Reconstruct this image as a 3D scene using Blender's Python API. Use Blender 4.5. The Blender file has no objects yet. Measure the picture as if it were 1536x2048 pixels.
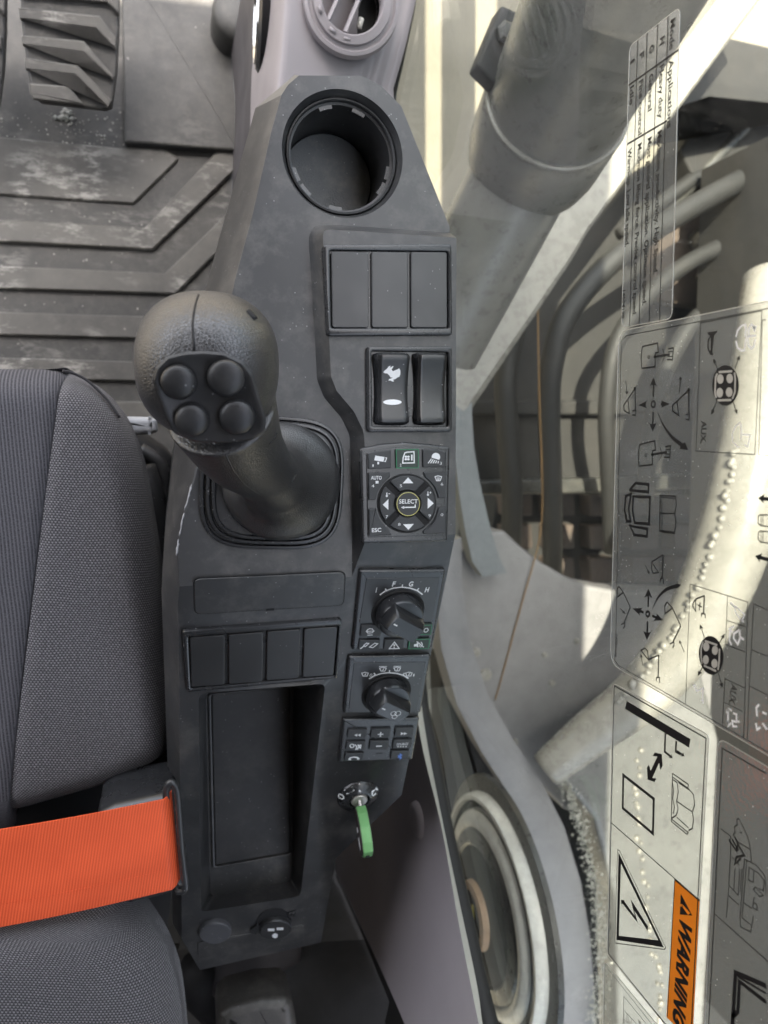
import bpy, bmesh, math, random
import numpy as np
from mathutils import Vector, Matrix
from mathutils.bvhtree import BVHTree
random.seed(7)
sc = bpy.context.scene
COL = sc.collection

# ------------------------------------------------------------------ camera
HC = 0.50                                   # camera height above the console's top plane
CAM = Vector((0.0, 0.0, HC))
Zc = Vector((.2665, .0959, -.9589)).normalized()      # world axes in camera axes (right, down, forward)
Yc = Vector((-.0062, -.9948, -.1012)); Yc = (Yc - Zc * Yc.dot(Zc)).normalized()
Xc = Yc.cross(Zc)
RIGHT = Vector((Xc.x, Yc.x, Zc.x)); DOWN = Vector((Xc.y, Yc.y, Zc.y)); FWD = Vector((Xc.z, Yc.z, Zc.z))
FPX = 1540.0
cd = bpy.data.cameras.new('camera'); cam = bpy.data.objects.new('camera', cd); COL.objects.link(cam)
cd.sensor_fit = 'HORIZONTAL'; cd.sensor_width = 36.0; cd.lens = 36.0 * FPX / 1536.0
cd.clip_start = 0.01; cd.clip_end = 400
cd.dof.use_dof = True; cd.dof.focus_distance = 0.47; cd.dof.aperture_fstop = 13.0
m = Matrix((RIGHT, -DOWN, -FWD)).transposed().to_4x4(); m.translation = CAM
cam.matrix_world = m
sc.camera = cam

# ------------------------------------------------------------------ sky, sun, exposure
SUN_FROM = Vector((-0.25, 0.28, 0.927)).normalized()
w = bpy.data.worlds.new('World'); sc.world = w; w.use_nodes = True
nt = w.node_tree; nt.nodes.clear()
sky = nt.nodes.new('ShaderNodeTexSky'); sky.sky_type = 'NISHITA'; sky.sun_disc = False
sky.sun_elevation = math.asin(SUN_FROM.z)
sky.sun_rotation = math.atan2(SUN_FROM.x, SUN_FROM.y)
sky.air_density = 1.0; sky.dust_density = 6.0; sky.ozone_density = 1.0
bgn = nt.nodes.new('ShaderNodeBackground'); bgn.inputs['Strength'].default_value = 0.13
wo = nt.nodes.new('ShaderNodeOutputWorld')
hs = nt.nodes.new('ShaderNodeHueSaturation'); hs.inputs['Saturation'].default_value = 0.55
nt.links.new(sky.outputs[0], hs.inputs['Color']); nt.links.new(hs.outputs[0], bgn.inputs['Color']); nt.links.new(bgn.outputs[0], wo.inputs['Surface'])
sd = bpy.data.lights.new('sun', 'SUN'); sd.energy = 3.8; sd.angle = math.radians(0.5); sd.color = (1.0, .90, .75)
so = bpy.data.objects.new('sun', sd); COL.objects.link(so)
so.rotation_euler = SUN_FROM.to_track_quat('Z', 'Y').to_euler()
sc.view_settings.view_transform = 'Standard'; sc.view_settings.look = 'None'
sc.view_settings.exposure = 2.7; sc.view_settings.gamma = 1.0
sc.view_settings.use_curve_mapping = False
try:
    sc.cycles.max_bounces = 10; sc.cycles.transparent_max_bounces = 24
    sc.cycles.use_denoising = True; sc.cycles.caustics_reflective = False; sc.cycles.caustics_refractive = False
except Exception: pass

# ------------------------------------------------------------------ measuring helpers
def ray(u, v):
    return RIGHT * (u - 768.0) + DOWN * (v - 1024.0) + FWD * FPX
def at_z(u, v, z):
    d = ray(u, v); return CAM + d * ((z - HC) / d.z)
def at_x(u, v, x):
    d = ray(u, v); return CAM + d * (x / d.x)
class Plane:
    """a working plane: origin o, in-plane axes ex, ey, normal n"""
    def __init__(s, o, ex, ey):
        s.o = Vector(o); s.ex = Vector(ex).normalized(); s.ey = Vector(ey).normalized(); s.n = s.ex.cross(s.ey).normalized()
    def hit(s, u, v):
        d = ray(u, v); return CAM + d * ((s.o - CAM).dot(s.n) / d.dot(s.n))
    def p2(s, u, v):
        q = s.hit(u, v) - s.o; return (q.dot(s.ex), q.dot(s.ey))
    def p3(s, p, h=0.0):
        return s.o + s.ex * p[0] + s.ey * p[1] + s.n * h
    def poly(s, pts):
        return [s.p2(u, v) for u, v in pts]
Y0 = -0.070; SL = 0.49; ZL = -0.014
PA = Plane((0, 0, 0), (1, 0, 0), (0, 1, 0))                        # raised control strip
PL = Plane((0, 0, ZL), (1, 0, 0), (0, 1, 0))                       # lower deck with joystick and cup
PS = Plane((0, Y0, 0), (1, 0, 0), (0, 1, SL))                      # rear slope
XG = 0.25
PG = Plane((XG, 0, 0), (0, -1, 0), (0, 0, 1))                      # side window: ex to the rear, ey up, normal -x
def zoomed(ox, oy, k):
    return lambda pts: [(ox + x * k, oy + y * k) for x, y in pts]

# ------------------------------------------------------------------ scene helpers
def tag(o, label=None, cat=None, group=None, kind=None):
    if label: o['label'] = label
    if cat: o['category'] = cat
    if group: o['group'] = group
    if kind: o['kind'] = kind
    return o
def empty(name, loc, label, cat, group=None):
    o = bpy.data.objects.new(name, None); COL.objects.link(o); o.location = loc; o.empty_display_size = .02
    return tag(o, label, cat, group)
def link(name, me, mat, parent=None, smooth=None):
    o = bpy.data.objects.new(name, me); COL.objects.link(o)
    if mat is not None and not me.materials:
        for mm in (mat if isinstance(mat, (list, tuple)) else [mat]): me.materials.append(mm)
    if smooth is not None:
        me.shade_smooth()
        if smooth < 180:
            me.set_sharp_from_angle(angle=math.radians(smooth))
    if parent is not None:
        o.parent = parent
        o.matrix_parent_inverse = Matrix.Translation(-abs_loc(parent))
    return o
def abs_loc(o):
    t = Vector(o.location); p = o.parent
    if p is None: return t
    return Vector((0, 0, 0))            # mesh parts carry absolute coordinates
class MB:
    def __init__(s): s.v = []; s.f = []; s.mi = []
    def add(s, verts, faces, mi=0):
        b = len(s.v); s.v.extend([tuple(p) for p in verts])
        for f in faces: s.f.append([b + i for i in f]); s.mi.append(mi)
    def loops(s, loops, cap0=True, cap1=True, mi=0, closed=True):
        n = len(loops[0]); vs = [p for L in loops for p in L]; fs = []
        for a in range(len(loops) - 1):
            for i in range(n if closed else n - 1):
                j = (i + 1) % n
                fs.append([a * n + i, a * n + j, (a + 1) * n + j, (a + 1) * n + i])
        if cap0: fs.append(list(range(n))[::-1])
        if cap1: fs.append([(len(loops) - 1) * n + i for i in range(n)])
        s.add(vs, fs, mi)
    def build(s, name, mat, parent=None, smooth=35, fix=True):
        me = bpy.data.meshes.new(name); me.from_pydata(s.v, [], s.f)
        for p, k in zip(me.polygons, s.mi): p.material_index = k
        if fix:
            bm = bmesh.new(); bm.from_mesh(me); bmesh.ops.recalc_face_normals(bm, faces=bm.faces[:]); bm.to_mesh(me); bm.free()
        me.update()
        return link(name, me, mat, parent, smooth)
def area2(p):
    return .5 * sum(p[i][0] * p[(i + 1) % len(p)][1] - p[(i + 1) % len(p)][0] * p[i][1] for i in range(len(p)))
def ccw(p): return list(p) if area2(p) > 0 else list(p)[::-1]
def rounded(pts, r, n=5):
    """round the corners of a polygon"""
    pts = ccw(pts); N = len(pts); out = []
    rr = r if isinstance(r, (list, tuple)) else [r] * N
    for i in range(N):
        p = Vector(pts[i]); a = Vector(pts[i - 1]) - p; b = Vector(pts[(i + 1) % N]) - p
        la, lb = a.length, b.length; a.normalize(); b.normalize()
        ang = a.angle(b) if la > 0 and lb > 0 else math.pi
        ri = rr[i]
        if ri <= 0 or ang > 3.05:
            out.append(tuple(p)); continue
        t = min(ri / math.tan(ang / 2), la * .45, lb * .45)
        q0 = p + a * t; q1 = p + b * t
        for k in range(n + 1):
            s = k / n
            out.append(tuple((q0 * (1 - s) + p * s) * (1 - s) + (p * (1 - s) + q1 * s) * s))
    return out
def inset(pts, d):
    """offset a ccw polygon inwards by d"""
    N = len(pts); out = []
    for i in range(N):
        a = Vector(pts[i - 1]); p = Vector(pts[i]); b = Vector(pts[(i + 1) % N])
        e1 = (p - a); e2 = (b - p)
        if e1.length < 1e-9: e1 = e2
        if e2.length < 1e-9: e2 = e1
        e1 = e1.normalized(); e2 = e2.normalized()
        n1 = Vector((-e1.y, e1.x)); n2 = Vector((-e2.y, e2.x)); nn = n1 + n2
        if nn.length < 1e-6: nn = n1
        nn = nn.normalized(); c = max(.4, nn.dot(n1))
        out.append(tuple(p + nn * (d / c)))
    return out
def plate(mb, pl, pts, h0, h1, bev=.0008, r=0, mi=0, n=5, seg=3, lip=True):
    """a plate with rounded corners and a rounded top edge, lying on a plane"""
    p = rounded(pts, r, n) if r else ccw(pts)
    L = [[pl.p3(q, h0) for q in p]]
    if bev > 0:
        for k in range(seg + 1):
            a = k / seg * math.pi / 2
            pi_ = inset(p, bev * (1 - math.cos(a)))
            L.append([pl.p3(q, h1 - bev + bev * math.sin(a)) for q in pi_])
        if lip: L.append([pl.p3(q, h1) for q in inset(p, bev * 1.25)])
    else: L.append([pl.p3(q, h1) for q in p])
    mb.loops(L, True, True, mi)
def frame(mb, pl, outer, inner, h0, h1, ro, ri, bev=.0008, hin=None, n=5, mi=0):
    """a raised ring between two outlines of equal corner count"""
    po = rounded(outer, ro, n); pi_ = rounded(inner, ri, n)
    if len(po) != len(pi_): raise ValueError('frame outlines differ')
    k = min(range(len(pi_)), key=lambda j: (Vector(pi_[j]) - Vector(po[0])).length)
    pi_ = pi_[k:] + pi_[:k]
    L = [[pl.p3(q, h0) for q in po]]
    for a in (0, .5, 1):
        t = a * math.pi / 2
        L.append([pl.p3(q, h1 - bev + bev * math.sin(t)) for q in inset(po, bev * (1 - math.cos(t)))])
    for a in (1, .5, 0):
        t = a * math.pi / 2
        L.append([pl.p3(q, h1 - bev + bev * math.sin(t)) for q in inset(pi_, -bev * (1 - math.cos(t)))])
    L.append([pl.p3(q, h0 if hin is None else hin) for q in pi_])
    mb.loops(L, False, False, mi)
def tube(mb, pts, rad, n=12, cap=True, mi=0):
    pts = [Vector(p) for p in pts]; N = len(pts)
    rr = rad if isinstance(rad, (list, tuple)) else [rad] * N
    up = None; L = []
    for i in range(N):
        t = (pts[min(i + 1, N - 1)] - pts[max(i - 1, 0)])
        if t.length < 1e-9: t = Vector((0, 0, 1))
        t.normalize()
        if up is None: up = t.orthogonal().normalized()
        up = (up - t * up.dot(t)).normalized(); b = t.cross(up)
        L.append([pts[i] + (up * math.cos(2 * math.pi * k / n) + b * math.sin(2 * math.pi * k / n)) * rr[i] for k in range(n)])
    mb.loops(L, cap, cap, mi)
def spline(pts, n=8):
    """Catmull-Rom through points"""
    P = [Vector(p) for p in pts]; P = [P[0] * 2 - P[1]] + P + [P[-1] * 2 - P[-2]]; out = []
    for i in range(1, len(P) - 2):
        for k in range(n):
            t = k / n
            out.append(.5 * ((2 * P[i]) + (P[i + 1] - P[i - 1]) * t + (2 * P[i - 1] - 5 * P[i] + 4 * P[i + 1] - P[i + 2]) * t * t + (3 * P[i] - P[i - 1] - 3 * P[i + 1] + P[i + 2]) * t ** 3))
    out.append(P[-2]); return out
def lathe(mb, c, ax, prof, n=40, cap0=True, cap1=True, mi=0):
    """prof: list of (radius, height) about axis ax through c"""
    ax = Vector(ax).normalized(); a = ax.orthogonal().normalized(); b = ax.cross(a); c = Vector(c)
    L = [[c + ax * h + (a * math.cos(2 * math.pi * k / n) + b * math.sin(2 * math.pi * k / n)) * r for k in range(n)] for r, h in prof]
    mb.loops(L, cap0, cap1, mi)
def box(mb, c, s, rot=None, mi=0):
    c = Vector(c); vs = []
    for x in (-1, 1):
        for y in (-1, 1):
            for z in (-1, 1):
                p = Vector((x * s[0] / 2, y * s[1] / 2, z * s[2] / 2))
                if rot is not None: p = rot @ p
                vs.append(c + p)
    mb.add(vs, [(0, 1, 3, 2), (4, 6, 7, 5), (0, 4, 5, 1), (2, 3, 7, 6), (0, 2, 6, 4), (1, 5, 7, 3)], mi)
# ---- flat print: strokes, filled shapes and letters on a plane
def stroke(mb, pl, pts, wpx, h, closed=False, mi=0, k=None):
    """ribbon of about wpx photo pixels along a line of photo points lying on plane pl"""
    p = [Vector(q) for q in pl.poly(pts)]
    u, v = pts[0]
    if k is None:
        k = ((Vector(pl.p2(u + 4, v)) - Vector(pl.p2(u - 4, v))).length * .5 + (Vector(pl.p2(u, v + 4)) - Vector(pl.p2(u, v - 4))).length * .5) / 8
    hw = wpx * k / 2
    ribbon(mb, pl, p, hw, h, closed, mi)
def ribbon(mb, pl, p, hw, h, closed=False, mi=0):
    p = [Vector(q) for q in p]; N = len(p); Lf = []; Rt = []
    for i in range(N):
        a = p[i - 1] if (i > 0 or closed) else p[i]; b = p[(i + 1) % N] if (i < N - 1 or closed) else p[i]
        d1 = (p[i] - a); d2 = (b - p[i])
        d1 = d1.normalized() if d1.length > 1e-9 else d2.normalized()
        d2 = d2.normalized() if d2.length > 1e-9 else d1
        t = d1 + d2
        t = t.normalized() if t.length > 1e-6 else d1
        n = Vector((-t.y, t.x)); c = max(.5, n.dot(Vector((-d1.y, d1.x))))
        Lf.append(pl.p3(p[i] + n * (hw / c), h)); Rt.append(pl.p3(p[i] - n * (hw / c), h))
    vs = Lf + Rt; fs = []
    for i in range(N if closed else N - 1):
        j = (i + 1) % N; fs.append((i, N + i, N + j, j))
    mb.add(vs, fs, mi)
def fill(mb, pl, pts, h, mi=0):
    p = ccw(pl.poly(pts)); mb.add([pl.p3(q, h) for q in p], [list(range(len(p)))], mi)
def ell(c, rx, ry, n=24, a0=0, a1=360, rot=0):
    r = math.radians(rot); out = []
    m_ = n if abs(a1 - a0) >= 359.9 else n + 1
    for i in range(m_):
        a = math.radians(a0 + (a1 - a0) * i / n); x = rx * math.cos(a); y = ry * math.sin(a)
        out.append((c[0] + x * math.cos(r) - y * math.sin(r), c[1] + x * math.sin(r) + y * math.cos(r)))
    return out
_tc = {}
def glyphs(s, bold=0.0, shear=0.0):
    key = (s, bold, shear)
    if key not in _tc:
        cu = bpy.data.curves.new('t', 'FONT'); cu.body = s; cu.size = 1; cu.resolution_u = 3; cu.offset = bold; cu.shear = shear
        ob = bpy.data.objects.new('t', cu); COL.objects.link(ob)
        dg = bpy.context.evaluated_depsgraph_get(); dg.update()
        me = bpy.data.meshes.new_from_object(ob.evaluated_get(dg))
        vs = [(v.co.x, v.co.y) for v in me.vertices]; fs = [tuple(p.vertices) for p in me.polygons]
        bpy.data.objects.remove(ob); bpy.data.curves.remove(cu); bpy.data.meshes.remove(me)
        x0 = min(v[0] for v in vs); x1 = max(v[0] for v in vs)
        _tc[key] = ([(v[0] - x0, v[1]) for v in vs], fs, x1 - x0)
    return _tc[key]
CAPH = 0.70
def letters(mb, pl, s, a, b, cap, h, bold=0.0, shear=0.0, mi=0):
    """text from photo point a to photo point b (baseline middle line), capital height cap in metres"""
    vs, fs, wd = glyphs(s, bold, shear)
    A = Vector(pl.p2(*a)); B = Vector(pl.p2(*b)); d = B - A; L = d.length; d.normalize(); n = Vector((-d.y, d.x))
    sx = L / wd; sy = cap / CAPH
    mb.add([pl.p3(A + d * (x * sx) + n * (y * sy - cap / 2), h) for x, y in vs], fs, mi)

# ------------------------------------------------------------------ materials
def newmat(name):
    mt = bpy.data.materials.new(name); mt.use_nodes = True; n = mt.node_tree.nodes; n.clear()
    out = n.new('ShaderNodeOutputMaterial'); bs = n.new('ShaderNodeBsdfPrincipled')
    mt.node_tree.links.new(bs.outputs[0], out.inputs['Surface'])
    return mt, mt.node_tree, bs
def N(t, kind, **kw):
    nd = t.nodes.new(kind)
    for k, v in kw.items():
        if k in nd.inputs: nd.inputs[k].default_value = v
        else: setattr(nd, k, v)
    return nd
def mathn(t, op, a, b=None, clamp=False):
    nd = t.nodes.new('ShaderNodeMath'); nd.operation = op; nd.use_clamp = clamp
    for i, x in enumerate((a, b)):
        if x is None: continue
        if isinstance(x, (int, float)): nd.inputs[i].default_value = x
        else: t.links.new(x, nd.inputs[i])
    return nd.outputs[0]
def mixc(t, fac, a, b):
    nd = t.nodes.new('ShaderNodeMix'); nd.data_type = 'RGBA'
    if isinstance(fac, (int, float)): nd.inputs['Factor'].default_value = fac
    else: t.links.new(fac, nd.inputs['Factor'])
    for key, x in (('A', a), ('B', b)):
        sock = [s for s in nd.inputs if s.name == key and s.type == 'RGBA'][0]
        if isinstance(x, (tuple, list)): sock.default_value = tuple(x)[:3] + (1,)
        else: t.links.new(x, sock)
    return [s for s in nd.outputs if s.type == 'RGBA'][0]
def ramp(t, src, lo, hi):
    nd = N(t, 'ShaderNodeMapRange'); nd.inputs['From Min'].default_value = lo; nd.inputs['From Max'].default_value = hi
    t.links.new(src, nd.inputs['Value']); return nd.outputs[0]
def coords(t): return t.nodes.new('ShaderNodeNewGeometry').outputs['Position']
def noise(t, vec, scale, detail=3, rough=.5):
    nd = N(t, 'ShaderNodeTexNoise', Scale=scale, Detail=detail, Roughness=rough); t.links.new(vec, nd.inputs['Vector']); return nd.outputs['Fac']
def voro(t, vec, scale, feature='F1', rnd=1.0):
    nd = N(t, 'ShaderNodeTexVoronoi', Scale=scale, Randomness=rnd); nd.feature = feature; t.links.new(vec, nd.inputs['Vector']); return nd.outputs['Distance']
def bump(t, bs, h, strength=.3, dist=.001):
    nd = N(t, 'ShaderNodeBump', Strength=strength, Distance=dist); t.links.new(h, nd.inputs['Height']); t.links.new(nd.outputs[0], bs.inputs['Normal'])
def plastic(name, col, rough=.5, grain=1400, gs=.25, gd=.0003, dust=0.0, spec=.5, specks=True, blotch=.25):
    mt, t, bs = newmat(name); P = coords(t)
    c = col + (1,) if len(col) == 3 else col
    n1 = noise(t, P, 14, 4)
    base = mixc(t, ramp(t, n1, .3, .7), tuple(x * (1 - blotch) for x in col), tuple(x * (1 + blotch) for x in col))
    if dust > 0:
        d = mathn(t, 'MULTIPLY', ramp(t, noise(t, P, 32, 8, .72), .48, .78), dust, True)
        base = mixc(t, d, base, (.32, .30, .27))
    if specks:
        v = voro(t, P, 210); keep = noise(t, P, 60, 2)
        sp = mathn(t, 'MULTIPLY', mathn(t, 'LESS_THAN', v, .085), mathn(t, 'GREATER_THAN', keep, .49))
        base = mixc(t, mathn(t, 'MULTIPLY', sp, .55), base, (.38, .38, .38))
    t.links.new(base, bs.inputs['Base Color'])
    r = mathn(t, 'ADD', mathn(t, 'MULTIPLY', mathn(t, 'SUBTRACT', noise(t, P, 30, 5, .6), .5), .22), rough, True)
    t.links.new(r, bs.inputs['Roughness']); bs.inputs['Specular IOR Level'].default_value = spec
    if gs > 0: bump(t, bs, noise(t, P, grain, 2), gs, gd)
    return mt
def plain(name, col, rough=.5, metal=0.0, spec=.5, emit=None):
    mt, t, bs = newmat(name); P = coords(t)
    base = mixc(t, ramp(t, noise(t, P, 60, 4), .3, .7), tuple(x * .93 for x in col), tuple(min(1, x * 1.07) for x in col))
    t.links.new(base, bs.inputs['Base Color']); bs.inputs['Roughness'].default_value = rough; bs.inputs['Metallic'].default_value = metal
    bs.inputs['Specular IOR Level'].default_value = spec
    return mt
M = {}
M['console'] = plastic('console_plastic', (.028, .0285, .030), .40, 2200, .28, .00022, dust=.26, spec=.8)
M['panel'] = plastic('panel_plastic', (.028, .0285, .030), .36, 2600, .12, .00015, spec=.65)
M['bezel'] = plastic('bezel_plastic', (.023, .024, .026), .28, 2200, .08, .00015, spec=.7)
M['key'] = plastic('key_rubber', (.035, .037, .04), .5, 2600, .1, .0002, specks=False)
M['gap'] = plain('gap_black', (.006, .006, .007), .7)
M['gloss'] = plastic('gloss_black', (.016, .016, .017), .16, 900, .0, .0001, spec=.6)
M['satin'] = plastic('satin_black', (.02, .021, .023), .22, 2000, .06, .0001, spec=.5)
M['rubber'] = plastic('rubber_black', (.026, .026, .027), .42, 1800, .25, .0003, dust=.1)
M['plug'] = plastic('grey_plug', (.075, .076, .082), .5, 1800, .2, .0003)
M['wearglint'] = plain('worn_edge_glint', (.30, .30, .31), .6)  # worn edge tone with the edge highlight included in its colour
M['white'] = plain('white_print', (.78, .79, .8), .5)
M['green'] = plain('green_print', (.03, .22, .10), .5)
M['greenlit'] = plain('green_key_face', (.022, .038, .03), .45)
M['blue'] = plain('blue_print', (.12, .25, .7), .5)
M['yellow'] = plain('yellow_print', (.5, .47, .16), .5)
M['black'] = plain('black_print', (.008, .008, .009), .55)
M['decalwhite'] = plain('white_decal_print', (.85, .85, .86), .5)
M['orange'] = plain('orange_decal_print', (.95, .27, .015), .5)
M['silver'] = plain('lock_metal', (.55, .53, .50), .35, .6)
M['keygreen'] = plain('green_key_plastic', (.16, .38, .14), .4)
M['keydark'] = plain('brown_key_plastic', (.035, .026, .026), .5)
M['lever'] = plain('pale_lever_plastic', (.42, .43, .45), .5)
M['trim'] = plastic('mauve_trim', (.27, .245, .25), .5, 1800, .15, .0003, dust=.05, specks=False, blotch=.06)
M['walltrim'] = plastic('wall_trim', (.47, .43, .45), .5, 1800, .12, .0003, dust=.05, specks=False, blotch=.05)
M['trimpale'] = plastic('pale_trim', (.5, .49, .44), .5, 1800, .12, .0003, specks=False, blotch=.06)
M['trimdark'] = plastic('dark_trim', (.055, .05, .052), .55, 1600, .2, .0003, specks=False)
M['floordark'] = plastic('cab_floor', (.05, .05, .053), .6, 600, .2, .0005, dust=.05, specks=False)
M['seal'] = plain('seal_rubber', (.012, .012, .012), .65)
M['chrome'] = plain('chrome', (.7, .68, .65), .15, 1.0)

def leather():
    mt, t, bs = newmat('grip_leatherette'); P = coords(t)
    v = voro(t, P, 640, 'DISTANCE_TO_EDGE'); n2 = noise(t, P, 300, 3)
    wv = N(t, 'ShaderNodeVectorMath'); wv.operation = 'ADD'
    cr = mathn(t, 'MULTIPLY', ramp(t, v, 0.0, .16), 1.0, True)
    base = mixc(t, cr, (.020, .020, .021), (.030, .030, .031)); t.links.new(base, bs.inputs['Base Color'])
    r = mathn(t, 'ADD', mathn(t, 'MULTIPLY', n2, .14), .26); t.links.new(r, bs.inputs['Roughness'])
    bump(t, bs, mathn(t, 'ADD', cr, mathn(t, 'MULTIPLY', n2, .5)), .34, .0004)
    bs.inputs['Specular IOR Level'].default_value = 1.0
    return mt
M['leather'] = leather()
def fabric_knit():
    """little pale stitches in staggered rows on dark cloth"""
    mt, t, bs = newmat('knit_cloth'); at_ = N(t, 'ShaderNodeAttribute'); at_.attribute_name = 'cloth'; P = at_.outputs['Vector']
    wob = noise(t, P, 18, 2)
    sep = N(t, 'ShaderNodeSeparateXYZ'); t.links.new(P, sep.inputs[0])
    pitch = .0025; row = .0019
    yy = mathn(t, 'DIVIDE', mathn(t, 'ADD', sep.outputs['Y'], mathn(t, 'MULTIPLY', mathn(t, 'ADD', wob, mathn(t, 'MULTIPLY', sep.outputs['X'], 6.0)), .006)), row)
    ri = mathn(t, 'FLOOR', yy); fy = mathn(t, 'SUBTRACT', mathn(t, 'SUBTRACT', yy, ri), .5)
    xx = mathn(t, 'ADD', mathn(t, 'DIVIDE', mathn(t, 'ADD', sep.outputs['X'], mathn(t, 'MULTIPLY', wob, .003)), pitch), mathn(t, 'MULTIPLY', ri, .5))
    fx = mathn(t, 'SUBTRACT', mathn(t, 'FRACT', xx), .5)
    e = mathn(t, 'ADD', mathn(t, 'POWER', mathn(t, 'ABSOLUTE', mathn(t, 'MULTIPLY', fx, 2.5)), 2.0),
              mathn(t, 'POWER', mathn(t, 'ABSOLUTE', mathn(t, 'MULTIPLY', mathn(t, 'ADD', fy, mathn(t, 'MULTIPLY', mathn(t, 'ABSOLUTE', fx), -.7)), 2.6)), 2.0))
    st = mathn(t, 'SUBTRACT', 1.0, ramp(t, e, .25, 1.3), True)
    var = ramp(t, noise(t, P, 400, 2), .3, .7)
    light = mixc(t, var, (.155, .15, .157), (.28, .27, .28))
    base = mixc(t, st, (.045, .0435, .047), light); t.links.new(base, bs.inputs['Base Color'])
    bs.inputs['Roughness'].default_value = .95; bs.inputs['Specular IOR Level'].default_value = .1
    bs.inputs['Sheen Weight'].default_value = .15
    bump(t, bs, mathn(t, 'ADD', st, mathn(t, 'MULTIPLY', noise(t, P, 1500, 2), .4)), .55, .0007)
    return mt
M['knit'] = fabric_knit()
def fabric_rib():
    mt, t, bs = newmat('ribbed_cloth'); at_ = N(t, 'ShaderNodeAttribute'); at_.attribute_name = 'cloth'; P = at_.outputs['Vector']
    sep = N(t, 'ShaderNodeSeparateXYZ'); t.links.new(P, sep.inputs[0])
    x = mathn(t, 'ADD', sep.outputs['X'], mathn(t, 'MULTIPLY', noise(t, P, 9, 2), .006))
    x = mathn(t, 'ADD', x, mathn(t, 'MULTIPLY', sep.outputs['Y'], .06))
    s = mathn(t, 'SINE', mathn(t, 'MULTIPLY', x, 2 * math.pi / .0026))
    st = ramp(t, s, -.7, .8)
    fib = noise(t, P, 900, 3)
    base = mixc(t, st, (.042, .041, .045), (.108, .105, .114)); base = mixc(t, mathn(t, 'MULTIPLY', ramp(t, fib, .4, .75), .35), base, (.2, .2, .22))
    t.links.new(base, bs.inputs['Base Color']); bs.inputs['Roughness'].default_value = .95; bs.inputs['Specular IOR Level'].default_value = .1
    bump(t, bs, mathn(t, 'ADD', st, mathn(t, 'MULTIPLY', fib, .5)), .5, .0006)
    return mt
M['rib'] = fabric_rib()
def belt():
    mt, t, bs = newmat('orange_webbing'); P = coords(t)
    sep = N(t, 'ShaderNodeSeparateXYZ'); t.links.new(P, sep.inputs[0])
    x = mathn(t, 'ADD', sep.outputs['X'], mathn(t, 'MULTIPLY', sep.outputs['Y'], -.18))
    s = mathn(t, 'SINE', mathn(t, 'MULTIPLY', x, 2 * math.pi / .0020))
    y = mathn(t, 'ADD', sep.outputs['Y'], mathn(t, 'MULTIPLY', sep.outputs['X'], -.18))
    s2 = mathn(t, 'SINE', mathn(t, 'MULTIPLY', y, 2 * math.pi / .0011))
    st = ramp(t, mathn(t, 'ADD', s, mathn(t, 'MULTIPLY', s2, .35)), -1.1, 1.1)
    base = mixc(t, st, (.62, .075, .022), (.88, .14, .05)); base = mixc(t, mathn(t, 'MULTIPLY', ramp(t, noise(t, P, 50, 3), .4, .8), .25), base, (.55, .06, .02))
    t.links.new(base, bs.inputs['Base Color']); bs.inputs['Roughness'].default_value = .6; bs.inputs['Specular IOR Level'].default_value = .3
    bump(t, bs, st, .35, .0004)
    return mt
M['belt'] = belt()
def mat_rubber(name, smear, lo=(.024, .024, .023), hi=(.05, .048, .043)):
    """dusty floor rubber, with dried mud smears on the tread tops"""
    mt, t, bs = newmat(name); P = coords(t)
    n1 = noise(t, P, 9, 5, .6); n2 = noise(t, P, 55, 6, .7)
    mp = N(t, 'ShaderNodeMapping'); mp.inputs['Scale'].default_value = (.55, 1.5, 1); mp.inputs['Rotation'].default_value = (0, 0, .5); t.links.new(P, mp.inputs['Vector'])
    base = mixc(t, ramp(t, n1, .3, .7), lo, hi)
    base = mixc(t, mathn(t, 'MULTIPLY', ramp(t, noise(t, P, 120, 5, .75), .45, .75), .3), base, (.11, .10, .085))
    sm = mathn(t, 'MULTIPLY', mathn(t, 'MULTIPLY', ramp(t, noise(t, mp.outputs[0], 42, 8, .75), .50, .60), ramp(t, noise(t, P, 8, 2), .46, .60)), smear, True)
    base = mixc(t, sm, base, (.27, .258, .232))
    v = voro(t, P, 55); keep = noise(t, P, 14, 2)
    sp = mathn(t, 'MULTIPLY', mathn(t, 'LESS_THAN', v, .07), mathn(t, 'GREATER_THAN', keep, .52))
    base = mixc(t, mathn(t, 'MULTIPLY', sp, .5), base, (.32, .30, .27))
    t.links.new(base, bs.inputs['Base Color'])
    t.links.new(mathn(t, 'ADD', mathn(t, 'MULTIPLY', n2, .3), .4), bs.inputs['Roughness'])
    bump(t, bs, mathn(t, 'ADD', n2, mathn(t, 'MULTIPLY', sm, .6)), .3, .001)
    return mt
M['mat'] = mat_rubber('floor_mat_rubber', .35); M['tread'] = mat_rubber('tread_rubber', .95, (.045, .043, .039), (.10, .094, .082))
M['footrest'] = mat_rubber('footrest_rubber', .12)
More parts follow.
